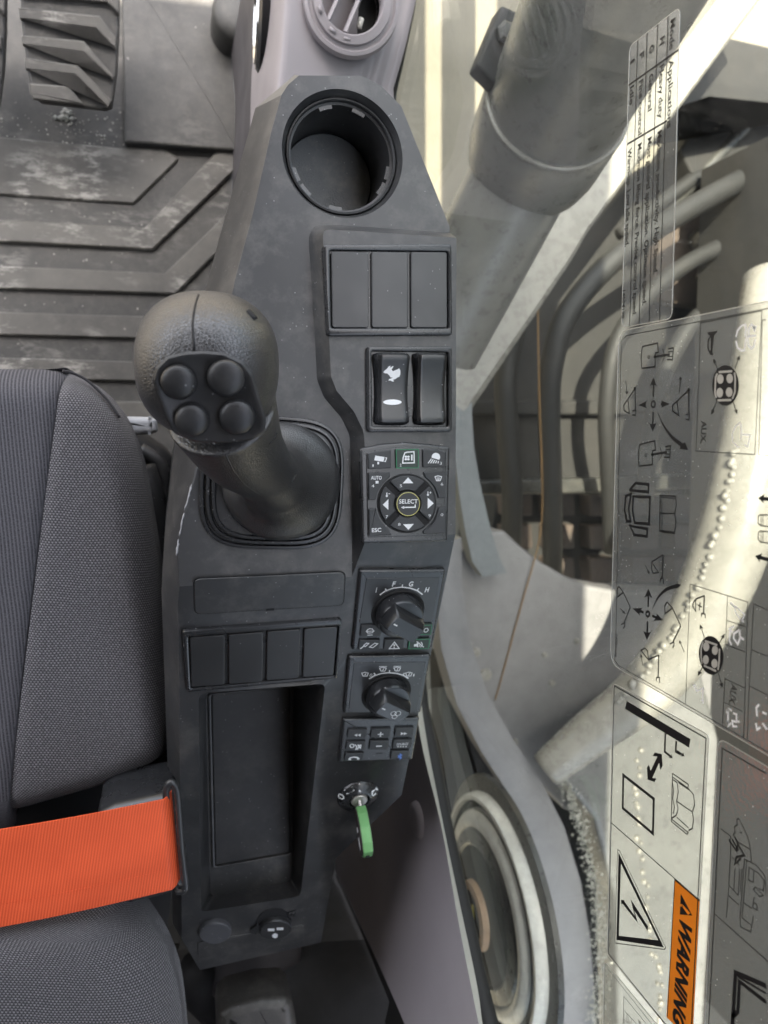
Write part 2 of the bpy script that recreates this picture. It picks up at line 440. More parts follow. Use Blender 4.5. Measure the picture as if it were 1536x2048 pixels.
def glass():
    mt, t, bs = newmat('window_glass'); P = coords(t); t.nodes.remove(bs)
    out = [n for n in t.nodes if n.type == 'OUTPUT_MATERIAL'][0]
    tr = N(t, 'ShaderNodeBsdfTransparent'); tr.inputs['Color'].default_value = (.90, .93, .91, 1)
    gl = N(t, 'ShaderNodeBsdfGlossy', Roughness=.015); gl.inputs['Color'].default_value = (.9, .9, .9, 1)
    g_ = t.nodes.new('ShaderNodeNewGeometry'); dt_ = N(t, 'ShaderNodeVectorMath'); dt_.operation = 'DOT_PRODUCT'
    t.links.new(g_.outputs['Incoming'], dt_.inputs[0]); t.links.new(g_.outputs['Normal'], dt_.inputs[1])
    cs = mathn(t, 'ABSOLUTE', dt_.outputs['Value'])
    fr = mathn(t, 'ADD', .022, mathn(t, 'MULTIPLY', mathn(t, 'POWER', mathn(t, 'SUBTRACT', 1.0, cs), 5.0), .6))
    m1 = N(t, 'ShaderNodeMixShader'); t.links.new(fr, m1.inputs[0]); t.links.new(tr.outputs[0], m1.inputs[1]); t.links.new(gl.outputs[0], m1.inputs[2])
    df = N(t, 'ShaderNodeBsdfDiffuse'); df.inputs['Color'].default_value = (.62, .60, .55, 1)
    tl = N(t, 'ShaderNodeBsdfTranslucent'); tl.inputs['Color'].default_value = (.62, .60, .55, 1)
    dd = N(t, 'ShaderNodeMixShader'); dd.inputs[0].default_value = .35; t.links.new(df.outputs[0], dd.inputs[1]); t.links.new(tl.outputs[0], dd.inputs[2])
    film = mathn(t, 'MULTIPLY', ramp(t, noise(t, P, 6, 5, .6), .25, .8), .012)
    v = voro(t, P, 260); keep = noise(t, P, 25, 3)
    sp = mathn(t, 'MULTIPLY', mathn(t, 'LESS_THAN', v, .14), mathn(t, 'GREATER_THAN', keep, .45))
    mp = N(t, 'ShaderNodeMapping'); mp.inputs['Scale'].default_value = (1, 90, 14); t.links.new(P, mp.inputs['Vector'])
    scr = mathn(t, 'MULTIPLY', mathn(t, 'GREATER_THAN', noise(t, mp.outputs[0], 3, 2), .76), .12)
    fac = mathn(t, 'ADD', mathn(t, 'ADD', film, mathn(t, 'MULTIPLY', sp, .09)), scr, True)
    m2 = N(t, 'ShaderNodeMixShader'); t.links.new(fac, m2.inputs[0]); t.links.new(m1.outputs[0], m2.inputs[1]); t.links.new(dd.outputs[0], m2.inputs[2])
    t.links.new(m2.outputs[0], out.inputs['Surface'])
    return mt
M['glass'] = glass()
def decalfilm(name, milk=.25, tint=(.86, .87, .85)):
    mt, t, bs = newmat(name); P = coords(t); t.nodes.remove(bs)
    out = [n for n in t.nodes if n.type == 'OUTPUT_MATERIAL'][0]
    tr = N(t, 'ShaderNodeBsdfTransparent'); tr.inputs['Color'].default_value = tint + (1,)
    df = N(t, 'ShaderNodeBsdfDiffuse'); df.inputs['Color'].default_value = (.72, .72, .70, 1)
    tl = N(t, 'ShaderNodeBsdfTranslucent'); tl.inputs['Color'].default_value = (.72, .72, .70, 1)
    gl = N(t, 'ShaderNodeBsdfGlossy', Roughness=.12); gl.inputs['Color'].default_value = (.9, .9, .9, 1)
    bp = N(t, 'ShaderNodeBump', Strength=.25, Distance=.0006); t.links.new(noise(t, P, 420, 3), bp.inputs['Height']); t.links.new(bp.outputs[0], gl.inputs['Normal'])
    dd = N(t, 'ShaderNodeMixShader'); dd.inputs[0].default_value = .5; t.links.new(df.outputs[0], dd.inputs[1]); t.links.new(tl.outputs[0], dd.inputs[2])
    m1 = N(t, 'ShaderNodeMixShader')
    v = voro(t, P, 300); keep = noise(t, P, 40, 3)
    sp = mathn(t, 'MULTIPLY', mathn(t, 'LESS_THAN', v, .10), mathn(t, 'GREATER_THAN', keep, .5))
    fac = mathn(t, 'ADD', mathn(t, 'MULTIPLY', sp, .3), mathn(t, 'ADD', mathn(t, 'MULTIPLY', noise(t, P, 18, 5), .10), milk - .05), True)
    t.links.new(fac, m1.inputs[0]); t.links.new(tr.outputs[0], m1.inputs[1]); t.links.new(dd.outputs[0], m1.inputs[2])
    m2 = N(t, 'ShaderNodeMixShader'); m2.inputs[0].default_value = .14
    t.links.new(m1.outputs[0], m2.inputs[1]); t.links.new(gl.outputs[0], m2.inputs[2]); t.links.new(m2.outputs[0], out.inputs['Surface'])
    return mt
M['film'] = decalfilm('clear_decal_film', .20)
M['filmedge'] = plain('decal_film_edge', (.45, .44, .40), .4)
def rough_paint(name, col, rough=.5, dirt=.25, dirtcol=(.25, .22, .18), scale=6, gs=.15):
    mt, t, bs = newmat(name); P = coords(t)
    a = noise(t, P, scale, 6, .65); b = noise(t, P, scale * 7, 5, .7)
    base = mixc(t, ramp(t, b, .3, .7), tuple(x * .85 for x in col), tuple(min(1, x * 1.12) for x in col))
    base = mixc(t, mathn(t, 'MULTIPLY', ramp(t, a, .48, .66), dirt, True), base, dirtcol)
    t.links.new(base, bs.inputs['Base Color']); t.links.new(mathn(t, 'ADD', mathn(t, 'MULTIPLY', b, .3), rough - .15), bs.inputs['Roughness'])
    bump(t, bs, mathn(t, 'ADD', b, a), gs, .004)
    return mt
M['boom'] = rough_paint('warm_grey_paint', (.16, .155, .145), .3, .3, (.25, .24, .22), 7)
M['boompale'] = rough_paint('pale_grey_paint', (.20, .19, .17), .28, .35, (.12, .115, .105), 6)
M['boomweb'] = rough_paint('silver_grey_paint', (.10, .10, .098), .3, .3, (.16, .158, .15), 5)
M['deck'] = rough_paint('deck_grey_paint', (.15, .145, .148), .45, .3, (.20, .195, .19), 4)
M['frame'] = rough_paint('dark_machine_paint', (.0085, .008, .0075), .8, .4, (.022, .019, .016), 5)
M['hose'] = rough_paint('hose_rubber', (.008, .008, .008), .7, .3, (.022, .020, .018), 8)
M['rust'] = rough_paint('rusty_track', (.06, .043, .033), .8, .5, (.03, .026, .023), 14, .4)
M['steel'] = rough_paint('worn_steel', (.032, .032, .030), .3, .35, (.085, .08, .07), 10)
M['steelpale'] = rough_paint('pale_steel', (.6, .59, .55), .22, .3, (.25, .25, .24), 10)
M['bluegrey'] = rough_paint('blue_grey_paint', (.12, .13, .138), .45, .4, (.08, .084, .088), 10)
M['copper'] = rough_paint('rusty_pin', (.34, .22, .13), .5, .4, (.16, .1, .06), 30)
M['ground'] = rough_paint('dusty_concrete', (.17, .15, .115), .9, .5, (.13, .115, .09), .9, .3)
M['grit'] = rough_paint('pale_grit', (.26, .255, .225), .5, .5, (.07, .09, .06), 60)
M['wire'] = plain('amber_cable', (.15, .085, .028), .5)
M['yellowtag'] = plain('yellow_tag', (.6, .5, .08), .5)
M['roof'] = plain('roof_lining', (.12, .12, .122), .8)

# ================================================================== THE SETTING
def struct(o): o['kind'] = 'structure'; return o
mb = MB(); mb.add([(-60, -60, -1.95), (60, -60, -1.95), (60, 60, -1.95), (-60, 60, -1.95)], [(0, 1, 2, 3)])
struct(mb.build('ground', M['ground']))
mb = MB(); box(mb, (-.40, -.05, -.66), (1.35, 2.1, .06))
struct(mb.build('cab_floor', M['floordark']))
mb = MB(); box(mb, (-.41, .04, .98), (1.4, 2.00, .05))
struct(mb.build('cab_roof', M['roof']))
mb = MB(); box(mb, (-.41, -.95, .15), (1.4, .05, 1.62))
struct(mb.build('cab_rear_wall', M['roof']))
mb = MB(); box(mb, (-1.10, -.45, .15), (.05, 1.0, 1.62))
struct(mb.build('cab_left_wall', M['roof']))

# ================================================================== CONTROL CONSOLE
console = empty('control_console', (.09, -.05, -.25), 'long black plastic side console with switches, dials, cup holder and tray', 'console')
# -- body: an outline with a chamfered left flank, then cut
inner = [(598, 151), (563, 190), (505, 430), (470, 560), (404, 880), (357, 1090)]       # on the lower deck
outer = [(590, 149), (511, 216), (440, 470), (408, 590), (345, 930), (330, 1085)]
ZO = -.055
pin = [PL.hit(*p) for p in inner]; pou = [at_z(u, v, ZO) for u, v in outer]
k = (0 - ZL) / (ZL - ZO)
top_l = [a + (a - b) * k for a, b in zip(pin, pou)]                                     # chamfer carried up to z=0
for q in top_l: q.z = 0
XR = .1895
right_f = [PL.hit(762, 172), PL.hit(802, 212), PL.hit(880, 452)]
for q in right_f: q.z = 0
right_f[2].x = XR
XS0 = PS.hit(352, 1250).x
def s_pt(x, y): return Vector((x, y, (y - Y0) * SL))
rear_r = [PS.hit(803, 1590), PS.hit(672, 1716), PS.hit(642, 1885)]
rear_l = [PS.hit(400, 1940), PS.hit(364, 1880)]
rear_r[0].x = XR - .004
crease_r = Vector((XR, Y0, 0)); crease_l = Vector((top_l[-1].x, Y0, 0))
top_l2 = [q for q in top_l if q.y > Y0 + .004]
# flat top (front) and slope top (rear), counter-clockwise
front_top = top_l2 + [crease_l, crease_r] + right_f[::-1]
mb = MB()
slope_top = [crease_l, Vector((.0015, Y0 - .04, 0))] + [Vector((rear_l[1].x, rear_l[1].y, 0)), rear_l[0]] + rear_r[::-1] + [crease_r]
for q in slope_top[1:-1]: q.z = (q.y - Y0) * SL
ring_top = top_l2 + slope_top + right_f[::-1]           # whole rim
idx = {}
def vid(q):
    key = (round(q.x, 5), round(q.y, 5), round(q.z, 5))
    if key not in idx: idx[key] = len(mb.v); mb.v.append(tuple(q))
    return idx[key]
rim = [vid(q) for q in ring_top]
mb.f.append([vid(q) for q in front_top]); mb.mi.append(0)
mb.f.append([vid(q) for q in slope_top]); mb.mi.append(0)
def low(q, i):
    if i < len(top_l2):
        o = pou[i].copy(); return o
    if i == len(top_l2): return Vector((pou[-1].x, q.y, ZO))
    if i == len(top_l2) + 1: return Vector((q.x - .011, q.y, q.z - .04))
    if i == len(top_l2) + 2: return Vector((q.x - .008, q.y - .002, q.z - .03))
    if i == len(top_l2) + 3: return Vector((q.x - .004, q.y - .008, q.z - .03))
    return q + Vector((.0005, 0, -.03))
lowr = [vid(low(q, i)) for i, q in enumerate(ring_top)]
bot = [vid(Vector((mb.v[j][0], mb.v[j][1], -.30))) for j in lowr]
n = len(rim)
for i in range(n):
    j = (i + 1) % n
    mb.f.append([rim[i], rim[j], lowr[j], lowr[i]]); mb.mi.append(0)
    mb.f.append([lowr[i], lowr[j], bot[j], bot[i]]); mb.mi.append(0)
mb.f.append(bot[::-1]); mb.mi.append(0)
body = mb.build('console_body', M['console'], console, smooth=None)
def boolean(ob, mbc, op='DIFFERENCE'):
    c = mbc.build('cutter', None, None, smooth=None)
    md = ob.modifiers.new('b', 'BOOLEAN'); md.object = c; md.operation = op; md.solver = 'MANIFOLD'
    bpy.context.view_layer.update(); dg = bpy.context.evaluated_depsgraph_get()
    me = bpy.data.meshes.new_from_object(ob.evaluated_get(dg))
    old = ob.data; ob.modifiers.clear(); ob.data = me; bpy.data.meshes.remove(old)
    bpy.data.objects.remove(c)
# lower deck: everything left and in front of the raised strip, walls leaning
wall = [(614, 446), (626, 600), (634, 760), (648, 795), (683, 836), (699, 870), (704, 960), (704, 1230)]   # foot of the step
w3 = [PL.hit(*p) for p in wall]
far = [Vector((-.2, w3[-1].y, ZL)), Vector((-.2, .6, ZL)), Vector((.4, .6, ZL)), Vector((.4, w3[0].y, ZL))]
lowp = [(q.x, q.y) for q in (w3 + far)]
cut = MB(); lp = ccw(lowp)
r_ = [0] * len(lp)
lp = rounded(lp, .013, 5)
def drafted(d, z): return [Vector((x, y, z)) for x, y in inset(lp, -d)]
cut.loops([drafted(0, ZL), drafted(.0070, .0005), drafted(.0073, .1)], True, True)
boolean(body, cut)
# cup hole
CUPC = PL.hit(687, 308); CUPR = .0405
cut = MB(); lathe(cut, (CUPC.x, CUPC.y, ZL), (0, 0, 1), [(CUPR - .003, -.16), (CUPR - .003, -.006), (CUPR, .0), (CUPR + .0, .03)], 72)
boolean(body, cut)
# tray
PF = Plane((0, -.228, -.172), (1, 0, 0), (0, 1, .142))
tray_o = PS.poly([(397, 1387), (651, 1367), (601, 1793), (402, 1824)])
to = rounded(tray_o, .006, 5)
floor_c = [(.0225, .004), (.0995, .004), (.0995, -.202), (.0225, -.205)]
tf = rounded(floor_c, .006, 5)
kk = min(range(len(tf)), key=lambda j: (PF.p3(tf[j]).xy - PS.p3(to[0]).xy).length); tf = tf[kk:] + tf[:kk]
cut = MB(); cut.loops([[PF.p3(q) for q in tf], [PS.p3(q) for q in to], [PS.p3(q, .05) for q in to]], True, True)
boolean(body, cut)
bv = body.modifiers.new('round_edges', 'BEVEL'); bv.width = .0022; bv.segments = 4; bv.limit_method = 'ANGLE'; bv.angle_limit = math.radians(22); bv.use_clamp_overlap = True
body.data.shade_smooth()
wn = body.modifiers.new('flat_faces', 'WEIGHTED_NORMAL'); wn.weight = 100; wn.mode = 'FACE_AREA'
dg = bpy.context.evaluated_depsgraph_get(); dg.update()
me = bpy.data.meshes.new_from_object(body.evaluated_get(dg)); old = body.data; body.modifiers.clear(); body.data = me; bpy.data.meshes.remove(old)
if not me.materials: me.materials.append(M['console'])

# -- tray liner
mb = MB(); plate(mb, PF, [(.0275, .002), (.0965, .002), (.0965, -.168), (.0275, -.170)], .0002, .002, .0008, .003)
mb.build('tray_liner', M['rubber'], console)
mb = MB(); frame(mb, PF, [(.0245, .0035), (.0985, .0035), (.0985, -.1715), (.0245, -.1735)], [(.0268, .0028), (.0972, .0028), (.0972, -.169), (.0268, -.171)], .0001, .003, .004, .003, .0008)
mb.build('tray_ledge', M['console'], console)

# -- cup holder insert
cc = Vector((CUPC.x, CUPC.y, ZL))
mb = MB(); lathe(mb, cc, (0, 0, 1), [(CUPR - .0034, -.006), (CUPR - .0036, -.0045), (CUPR - .0046, -.0042), (CUPR - .0052, -.005), (CUPR - .0052, -.0075), (CUPR - .0068, -.008), (CUPR - .0072, -.030), (.0335, -.056), (.0315, -.058), (.0315, -.0575)], 72, False, True)
cup = mb.build('cup_holder', M['rubber'], console, 30)
mb = MB(); lathe(mb, cc, (0, 0, 1), [(.0325, -.0572), (.0325, -.0555), (.032, -.055)], 60, False, True)
mb.build('cup_base_pad', plastic('worn_pad', (.105, .112, .117), .5, 900, .6, .0005, dust=.6), cup)
for a0 in (100, 60, 195, 215, 320, 340, 255):
    mb = MB(); L = []
    for r1, h1 in ((CUPR - .0052, -.0078), (CUPR - .0052, -.0098), (CUPR - .0088, -.0102), (CUPR - .0090, -.0082)):
        L.append([cc + Vector((math.cos(math.radians(a0 + i * 2.6)) * r1, math.sin(math.radians(a0 + i * 2.6)) * r1, h1)) for i in range(7)])
    L = list(zip(*L)); mb.loops([list(x) for x in L], True, True); mb.build('grip_tab', M['bezel'], cup)

# -- pale strips on the left edge: wear plus its highlight, put in as colour
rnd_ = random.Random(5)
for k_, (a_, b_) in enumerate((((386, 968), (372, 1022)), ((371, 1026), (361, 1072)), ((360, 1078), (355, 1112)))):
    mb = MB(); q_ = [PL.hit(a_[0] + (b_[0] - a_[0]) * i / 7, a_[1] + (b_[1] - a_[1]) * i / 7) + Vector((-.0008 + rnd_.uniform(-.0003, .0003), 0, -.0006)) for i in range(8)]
    tube(mb, q_, [.0002] + [rnd_.uniform(.0004, .0009) for _ in range(6)] + [.0002], 6); mb.build('edge_wear_glint', M['wearglint'], console, 180)
# ---- switch blanks in a frame on a plane
def switch_frame(pl, outer, inner, name='switch_frame', h=.0035):
    mb = MB(); frame(mb, pl, pl.poly(outer), pl.poly(inner), -.001, h, .0025, .0018, .0012, -.0008)
    mb.loops([[pl.p3(q, .0004) for q in inset(rounded(pl.poly(inner), .0018, 5), -.0006)]], True, False)
    return mb.build(name, M['bezel'], console)
def blank(pl, quad, h0=.0006, h1=.0028, name='blank_plate', mat='panel'):
    mb = MB(); plate(mb, pl, pl.poly(quad), h0, h1, .0006, .0018)
    return mb.build(name, M[mat], console)
switch_frame(PA, [(643, 492), (900, 490), (902, 671), (652, 673)], [(658, 502), (893, 505), (894, 658), (661, 658)])
for a, b, c, d in ((660.5, 735, 735.5, 662.5), (741, 813.5, 814, 741.5), (819.5, 891.5, 892, 820)):
    blank(PA, [(a, 505), (b, 506), (c, 656.5), (d, 656.5)])
# rocker switches
switch_frame(PA, [(731, 694), (901, 694), (901, 864), (732, 864)], [(741, 703), (893, 705), (893, 853), (743, 853)])
def rocker(x0, x1, name, icons):
    mb = MB(); rows = []
    A = PA.p2(x0, 777); B = PA.p2(x1, 777); T = PA.p2((x0 + x1) / 2, 706)[1]; Bt = PA.p2((x0 + x1) / 2, 851)[1]
    wid = (B[0] - A[0]); cx = (A[0] + B[0]) / 2; cy = (T + Bt) / 2; hl = (T - Bt) / 2
    NX, NY = 17, 25; vs = []; fs = []
    for j in range(NY):
        t = -1 + 2 * j / (NY - 1)
        zc = .0052 + .0042 * (t + .15) ** 2 - .006 * max(0, abs(t) - .9) / .1       # dished rocker, ends rolled over
        for i in range(NX):
            s = -1 + 2 * i / (NX - 1)
            waist = .97 - .05 * (1 - t * t)
            yb = cy + t * hl * (1 - .045 * abs(s) ** 3)
            z = zc - (.0012 * max(0, abs(s) - .72) / .28) - (.004 if abs(s) > .97 else 0)
            vs.append((cx + s * wid / 2 * waist, yb, z))
    for j in range(NY - 1):
        for i in range(NX - 1): a = j * NX + i; fs.append((a, a + 1, a + NX + 1, a + NX))
    mb.add(vs, fs)
    rimi = [i for i in range(NX)] + [NX * (j + 1) - 1 for j in range(1, NY)] + [NX * NY - 2 - i for i in range(NX - 1)] + [NX * (NY - 2 - j) for j in range(NY - 2)]
    mb.loops([[mb.v[i] for i in rimi], [(mb.v[i][0], mb.v[i][1], .0004) for i in rimi]], False, False)
    o = mb.build(name, M['satin' if icons else 'gloss'], console, 50)
    return o
rk = rocker(744, 818, 'rocker_switch', True); rocker(823, 891, 'rocker_switch', False)
bvh = BVHTree.FromObject(rk, bpy.context.evaluated_depsgraph_get())
def drape(mb, bv_, polys, lift=.0002, mi=0, dirn=None):
    """photo outlines laid onto a curved surface"""
    for pts in polys:
        q = []
        for u, v in pts:
            hit = bv_.ray_cast(CAM, ray(u, v).normalized())
            if hit[0] is None: return
            q.append(hit[0] + hit[1].normalized() * lift)
        mb.add(q, [list(range(len(q)))], mi)
Zr = zoomed(600, 680, 340 / 1536)
mb = MB()
hare = [(752, 290), (765, 275), (782, 262), (800, 238), (818, 230), (812, 250), (838, 234), (846, 240), (826, 266), (838, 282), (862, 272), (885, 262), (895, 255), (906, 275), (906, 310), (898, 330), (880, 338), (862, 352), (838, 360), (852, 372), (838, 376), (818, 366), (798, 366), (806, 352), (822, 348), (838, 340), (818, 338), (806, 320), (788, 302), (765, 300)]
drape(mb, bvh, [Zr(hare)])
drape(mb, bvh, [Zr(ell((834, 562), 84, 24, 28))])
mb.build('legend', M['white'], rk, None, fix=False)

# ---- keypads
def pad_base(pl, pts, r, h=.003, name='keypad_bezel', mat='bezel', bev=.0015):
    mb = MB(); plate(mb, pl, pl.poly(pts), -.0006, h, bev, r); return mb.build(name, M[mat], console)
def key(pl, pts, h0, h1, icons=None, mat='key', r=.0008, name='key', bev=.0005, extra=None):
    """a key cap; icons(mb, pl, h) draws its print"""
    mb = MB(); plate(mb, pl, pl.poly(pts), h0, h1, bev, r, n=3)
    o = mb.build(name, M[mat], console)
    if icons:
        lb = MB(); icons(lb, pl, h1 + .00012)
        ms = [M['white']] + ([M[e] for e in extra] if extra else [])
        lb.build('legend', ms, o, None, fix=False)
    return o
base = pad_base(PA, [(718, 897), (760, 888), (808, 884), (856, 888), (898, 894), (893, 1082), (722, 1086)], .002, .0022)
mb = MB(); plate(mb, PA, PA.poly([(730, 905), (770, 897), (810, 894), (850, 896), (890, 902), (885, 1070), (733, 1074)]), .0018, .0027, .0006, .0015)
mb.build('keypad_face', M['bezel'], console)
KH0, KH1 = .0024, .0044
def sp(fn):          # helper to make an icon function from zoomed strokes
    return fn
def ic_cam(mb, pl, h):
    fill(mb, pl, Zr([(665, 1042), (748, 1056), (738, 1098), (655, 1085)]), h); stroke(mb, pl, Zr([(755, 1062), (766, 1064), (756, 1096), (745, 1094)]), 1.5, h)
    fill(mb, pl, Zr([(684, 1098), (700, 1100), (698, 1122), (682, 1120)]), h); letters(mb, pl, '1', *Zr([(640, 1132), (649, 1132)]), .0016, h)
key(PA, Zr([(603, 1026), (660, 1008), (806, 992), (806, 1155), (605, 1164)]), KH0, KH1, ic_cam)
def ic_clim(mb, pl, h):
    stroke(mb, pl, Zr([(910, 1110), (915, 1060), (930, 1018), (950, 1012), (1012, 1008), (1014, 1108)]), 2.2, h, True)
    for a in range(0, 360, 90):
        c = Zr([(950 + 16 * math.cos(math.radians(a + 45)), 1064 + 16 * math.sin(math.radians(a + 45)))])[0]; fill(mb, pl, ell(c, 2.6, 2.2, 10), h)
    stroke(mb, pl, Zr([(992, 1034), (992, 1086)]), 3.0, h); letters(mb, pl, '2', *Zr([(884, 1128), (900, 1128)]), .0018, h)
    stroke(mb, pl, Zr([(852, 990), (1052, 986), (1050, 1152), (856, 1154)]), 1.2, h, True, 1)
key(PA, Zr([(850, 988), (1054, 984), (1052, 1154), (854, 1156)]), KH0, KH1, ic_clim, 'greenlit', extra=['green'])
def ic_lamp(mb, pl, h):
    fill(mb, pl, Zr(ell((1208, 1056), 38, 38, 24, 170, 400)), h)
    for i in range(5):
        a = (1168 + i * 16, 1072 + i * 5); stroke(mb, pl, Zr([a, (1138 + i * 22, 1112)]), 1.8, h)
    letters(mb, pl, '3', *Zr([(1244, 1112), (1262, 1112)]), .0018, h)
key(PA, Zr([(1092, 988), (1240, 996), (1298, 1014), (1296, 1146), (1094, 1148)]), KH0, KH1, ic_lamp)
CK = (952, 1472); 
def arc(c, r, a0, a1, n=14): return [(c[0] + r * math.cos(math.radians(a0 + (a1 - a0) * i / n)), c[1] - r * math.sin(math.radians(a0 + (a1 - a0) * i / n))) for i in range(n + 1)]
def ic_auto(mb, pl, h):
    letters(mb, pl, 'AUTO', *Zr([(626, 1241), (722, 1241)]), .0024, h, .015)
    for a in range(0, 360, 90):
        c = Zr([(681 + 9 * math.cos(math.radians(a + 45)), 1281 + 9 * math.sin(math.radians(a + 45)))])[0]; fill(mb, pl, ell(c, 1.8, 1.4, 8), h)
    letters(mb, pl, '4', *Zr([(632, 1314), (655, 1314)]), .0019, h)
key(PA, Zr([(605, 1197), (795, 1190), (800, 1225)] + arc(CK, 280, 125, 172) + [(662, 1440), (608, 1442)]), KH0, KH1, ic_auto)
def ic_defrost(mb, pl, h):
    stroke(mb, pl, Zr([(1200, 1232), (1228, 1224), (1260, 1232), (1246, 1268), (1214, 1268)]), 1.5, h, True); stroke(mb, pl, Zr([(1216, 1244), (1244, 1244)]), 1.3, h)
    stroke(mb, pl, Zr([(1218, 1256), (1242, 1256)]), 1.3, h); letters(mb, pl, '6', *Zr([(1252, 1298), (1274, 1298)]), .0019, h)
key(PA, Zr([(1098, 1190), (1300, 1184), (1294, 1422), (1240, 1424)] + arc(CK, 285, 10, 55)), KH0, KH1, ic_defrost)
key(PA, Zr([(610, 1520), (664, 1514)] + arc(CK, 282, 188, 232) + [(808, 1744), (808, 1756), (612, 1764)]), KH0, KH1, lambda mb, pl, h: letters(mb, pl, 'ESC', *Zr([(634, 1712), (718, 1708)]), .0026, h, .015))
key(PA, Zr([(1300, 1496), (1296, 1738), (1100, 1746), (1098, 1726)] + arc(CK, 285, 305, 352)), KH0, KH1, lambda mb, pl, h: letters(mb, pl, '0', *Zr([(1250, 1572), (1274, 1572)]), .0019, h))
mb = MB(); plate(mb, PA, PA.poly(Zr(ell(CK, 268, 268, 48))), .0024, .0031, .0004); mb.build('dial_well', M['gap'], console)
def sector(a0, a1): return Zr(arc(CK, 250, a0, a1) + arc(CK, 122, a1 - 6, a0 + 6))
def tri(mb, pl, h, pts): fill(mb, pl, Zr(pts), h)
key(PA, sector(52, 128), .0026, .0050, lambda mb, pl, h: (tri(mb, pl, h, [(956, 1238), (1004, 1290), (908, 1292)]), letters(mb, pl, '5', *Zr([(882, 1312), (902, 1312)]), .0019, h)))
key(PA, sector(232, 308), .0026, .0050, lambda mb, pl, h: (tri(mb, pl, h, [(912, 1658), (1008, 1654), (960, 1708)]), letters(mb, pl, '8', *Zr([(868, 1658), (888, 1658)]), .0019, h)))
def thermo(mb, pl, h, x, y, sgn):
    stroke(mb, pl, Zr([(x, y - 18), (x, y + 8)]), 2.0, h); fill(mb, pl, ell(Zr([(x, y + 12)])[0], 2.2, 2.2, 10), h); stroke(mb, pl, Zr([(x + 14, y - 8), (x + 30, y - 8)]), 1.3, h)
    if sgn: stroke(mb, pl, Zr([(x + 22, y - 17), (x + 22, y + 1)]), 1.3, h)
key(PA, sector(142, 218), .0026, .0050, lambda mb, pl, h: (tri(mb, pl, h, [(730, 1482), (780, 1432), (780, 1530)]), thermo(mb, pl, h, 766, 1392, 0), letters(mb, pl, '7', *Zr([(756, 1590), (776, 1590)]), .0019, h)))
key(PA, sector(-38, 38), .0026, .0050, lambda mb, pl, h: (tri(mb, pl, h, [(1132, 1420), (1186, 1470), (1132, 1518)]), thermo(mb, pl, h, 1134, 1382, 1), letters(mb, pl, '9', *Zr([(1138, 1580), (1160, 1580)]), .0019, h)))
def ic_sel(mb, pl, h):
    letters(mb, pl, 'SELECT', *Zr([(874, 1452), (1040, 1452)]), .0028, h, .012)
    stroke(mb, pl, Zr([(1018, 1480), (1018, 1504), (905, 1506)]), 2.2, h); fill(mb, pl, Zr([(890, 1506), (918, 1492), (918, 1520)]), h)
    stroke(mb, pl, Zr(ell((956, 1476), 102, 104, 44)), 1.3, h, True, 1)
key(PA, Zr(ell((956, 1474), 108, 110, 40)), .0026, .0056, ic_sel, extra=['yellow'], r=0)

# ---- rotary dial panels on the slope
Zd = zoomed(620, 1100, 320 / 1489)
def dial_panel(outer, face, name):
    mb = MB(); plate(mb, PS, PS.poly(Zd(outer)), -.0006, .0032, .0014, .0018); mb.build(name, M['bezel'], console)
    mb = MB(); plate(mb, PS, PS.poly(Zd(face)), .003, .0036, .0003, .0006); return mb.build('dial_face', M['panel'], console)
f1 = dial_panel([(455, 168), (1250, 165), (1120, 895), (380, 905)], [(515, 235), (1190, 232), (1120, 640), (450, 648)], 'dial_bezel')
f2 = dial_panel([(350, 965), (1112, 955), (1020, 1490), (305, 1495)], [(400, 1020), (1062, 1014), (985, 1470), (350, 1475)], 'dial_bezel')
HF = .0037
def dl1():
    mb = MB()
    stroke(mb, PS, Zd([(638, 388), (690, 352), (760, 326), (840, 316), (920, 326), (985, 348), (1034, 386)]), 2.6, HF)
    for a, b in (((688, 330), (706, 354)), ((848, 292), (845, 318)), ((1000, 326), (982, 350))): stroke(mb, PS, Zd([a, b]), 2.0, HF)
    letters(mb, PS, 'I', *Zd([(600, 344), (612, 343)]), .0042, HF, .02, .15); letters(mb, PS, 'F', *Zd([(752, 288), (786, 286)]), .0042, HF, .03, .15)
    letters(mb, PS, 'G', *Zd([(908, 288), (948, 286)]), .0042, HF, .03, .1); letters(mb, PS, 'H', *Zd([(1056, 342), (1096, 340)]), .0042, HF, .03, .15)
    mb.build('legend', M['white'], f1, None, fix=False)
dl1()
def wiper(mb, x, y, s=1.0, bar=False):
    stroke(mb, PS, Zd([(x - 34 * s, y - 14), (x, y - 22), (x + 34 * s, y - 14), (x + 20 * s, y + 14), (x - 20 * s, y + 14)]), 1.5, HF, True)
    stroke(mb, PS, Zd([(x - 4, y + 12), (x + 8, y - 12)]), 1.5, HF)
    if bar: stroke(mb, PS, Zd([(x - 36, y - 28), (x + 36, y - 29)]), 1.2, HF)
def dl2():
    mb = MB()
    stroke(mb, PS, Zd([(538, 1168), (590, 1138), (655, 1118), (725, 1110), (800, 1118), (860, 1136), (904, 1164)]), 2.6, HF)
    for a, b in (((584, 1114), (602, 1136)), ((730, 1086), (728, 1110)), ((866, 1112), (856, 1134))): stroke(mb, PS, Zd([a, b]), 2.0, HF)
    wiper(mb, 502, 1128, .9); letters(mb, PS, '0', *Zd([(546, 1134), (568, 1133)]), .0030, HF); wiper(mb, 668, 1082, .9, True); wiper(mb, 800, 1080, .9, True); wiper(mb, 908, 1128, .9)
    letters(mb, PS, '1', *Zd([(948, 1134), (960, 1133)]), .0030, HF)
    mb.build('legend', M['white'], f2, None, fix=False)
dl2()
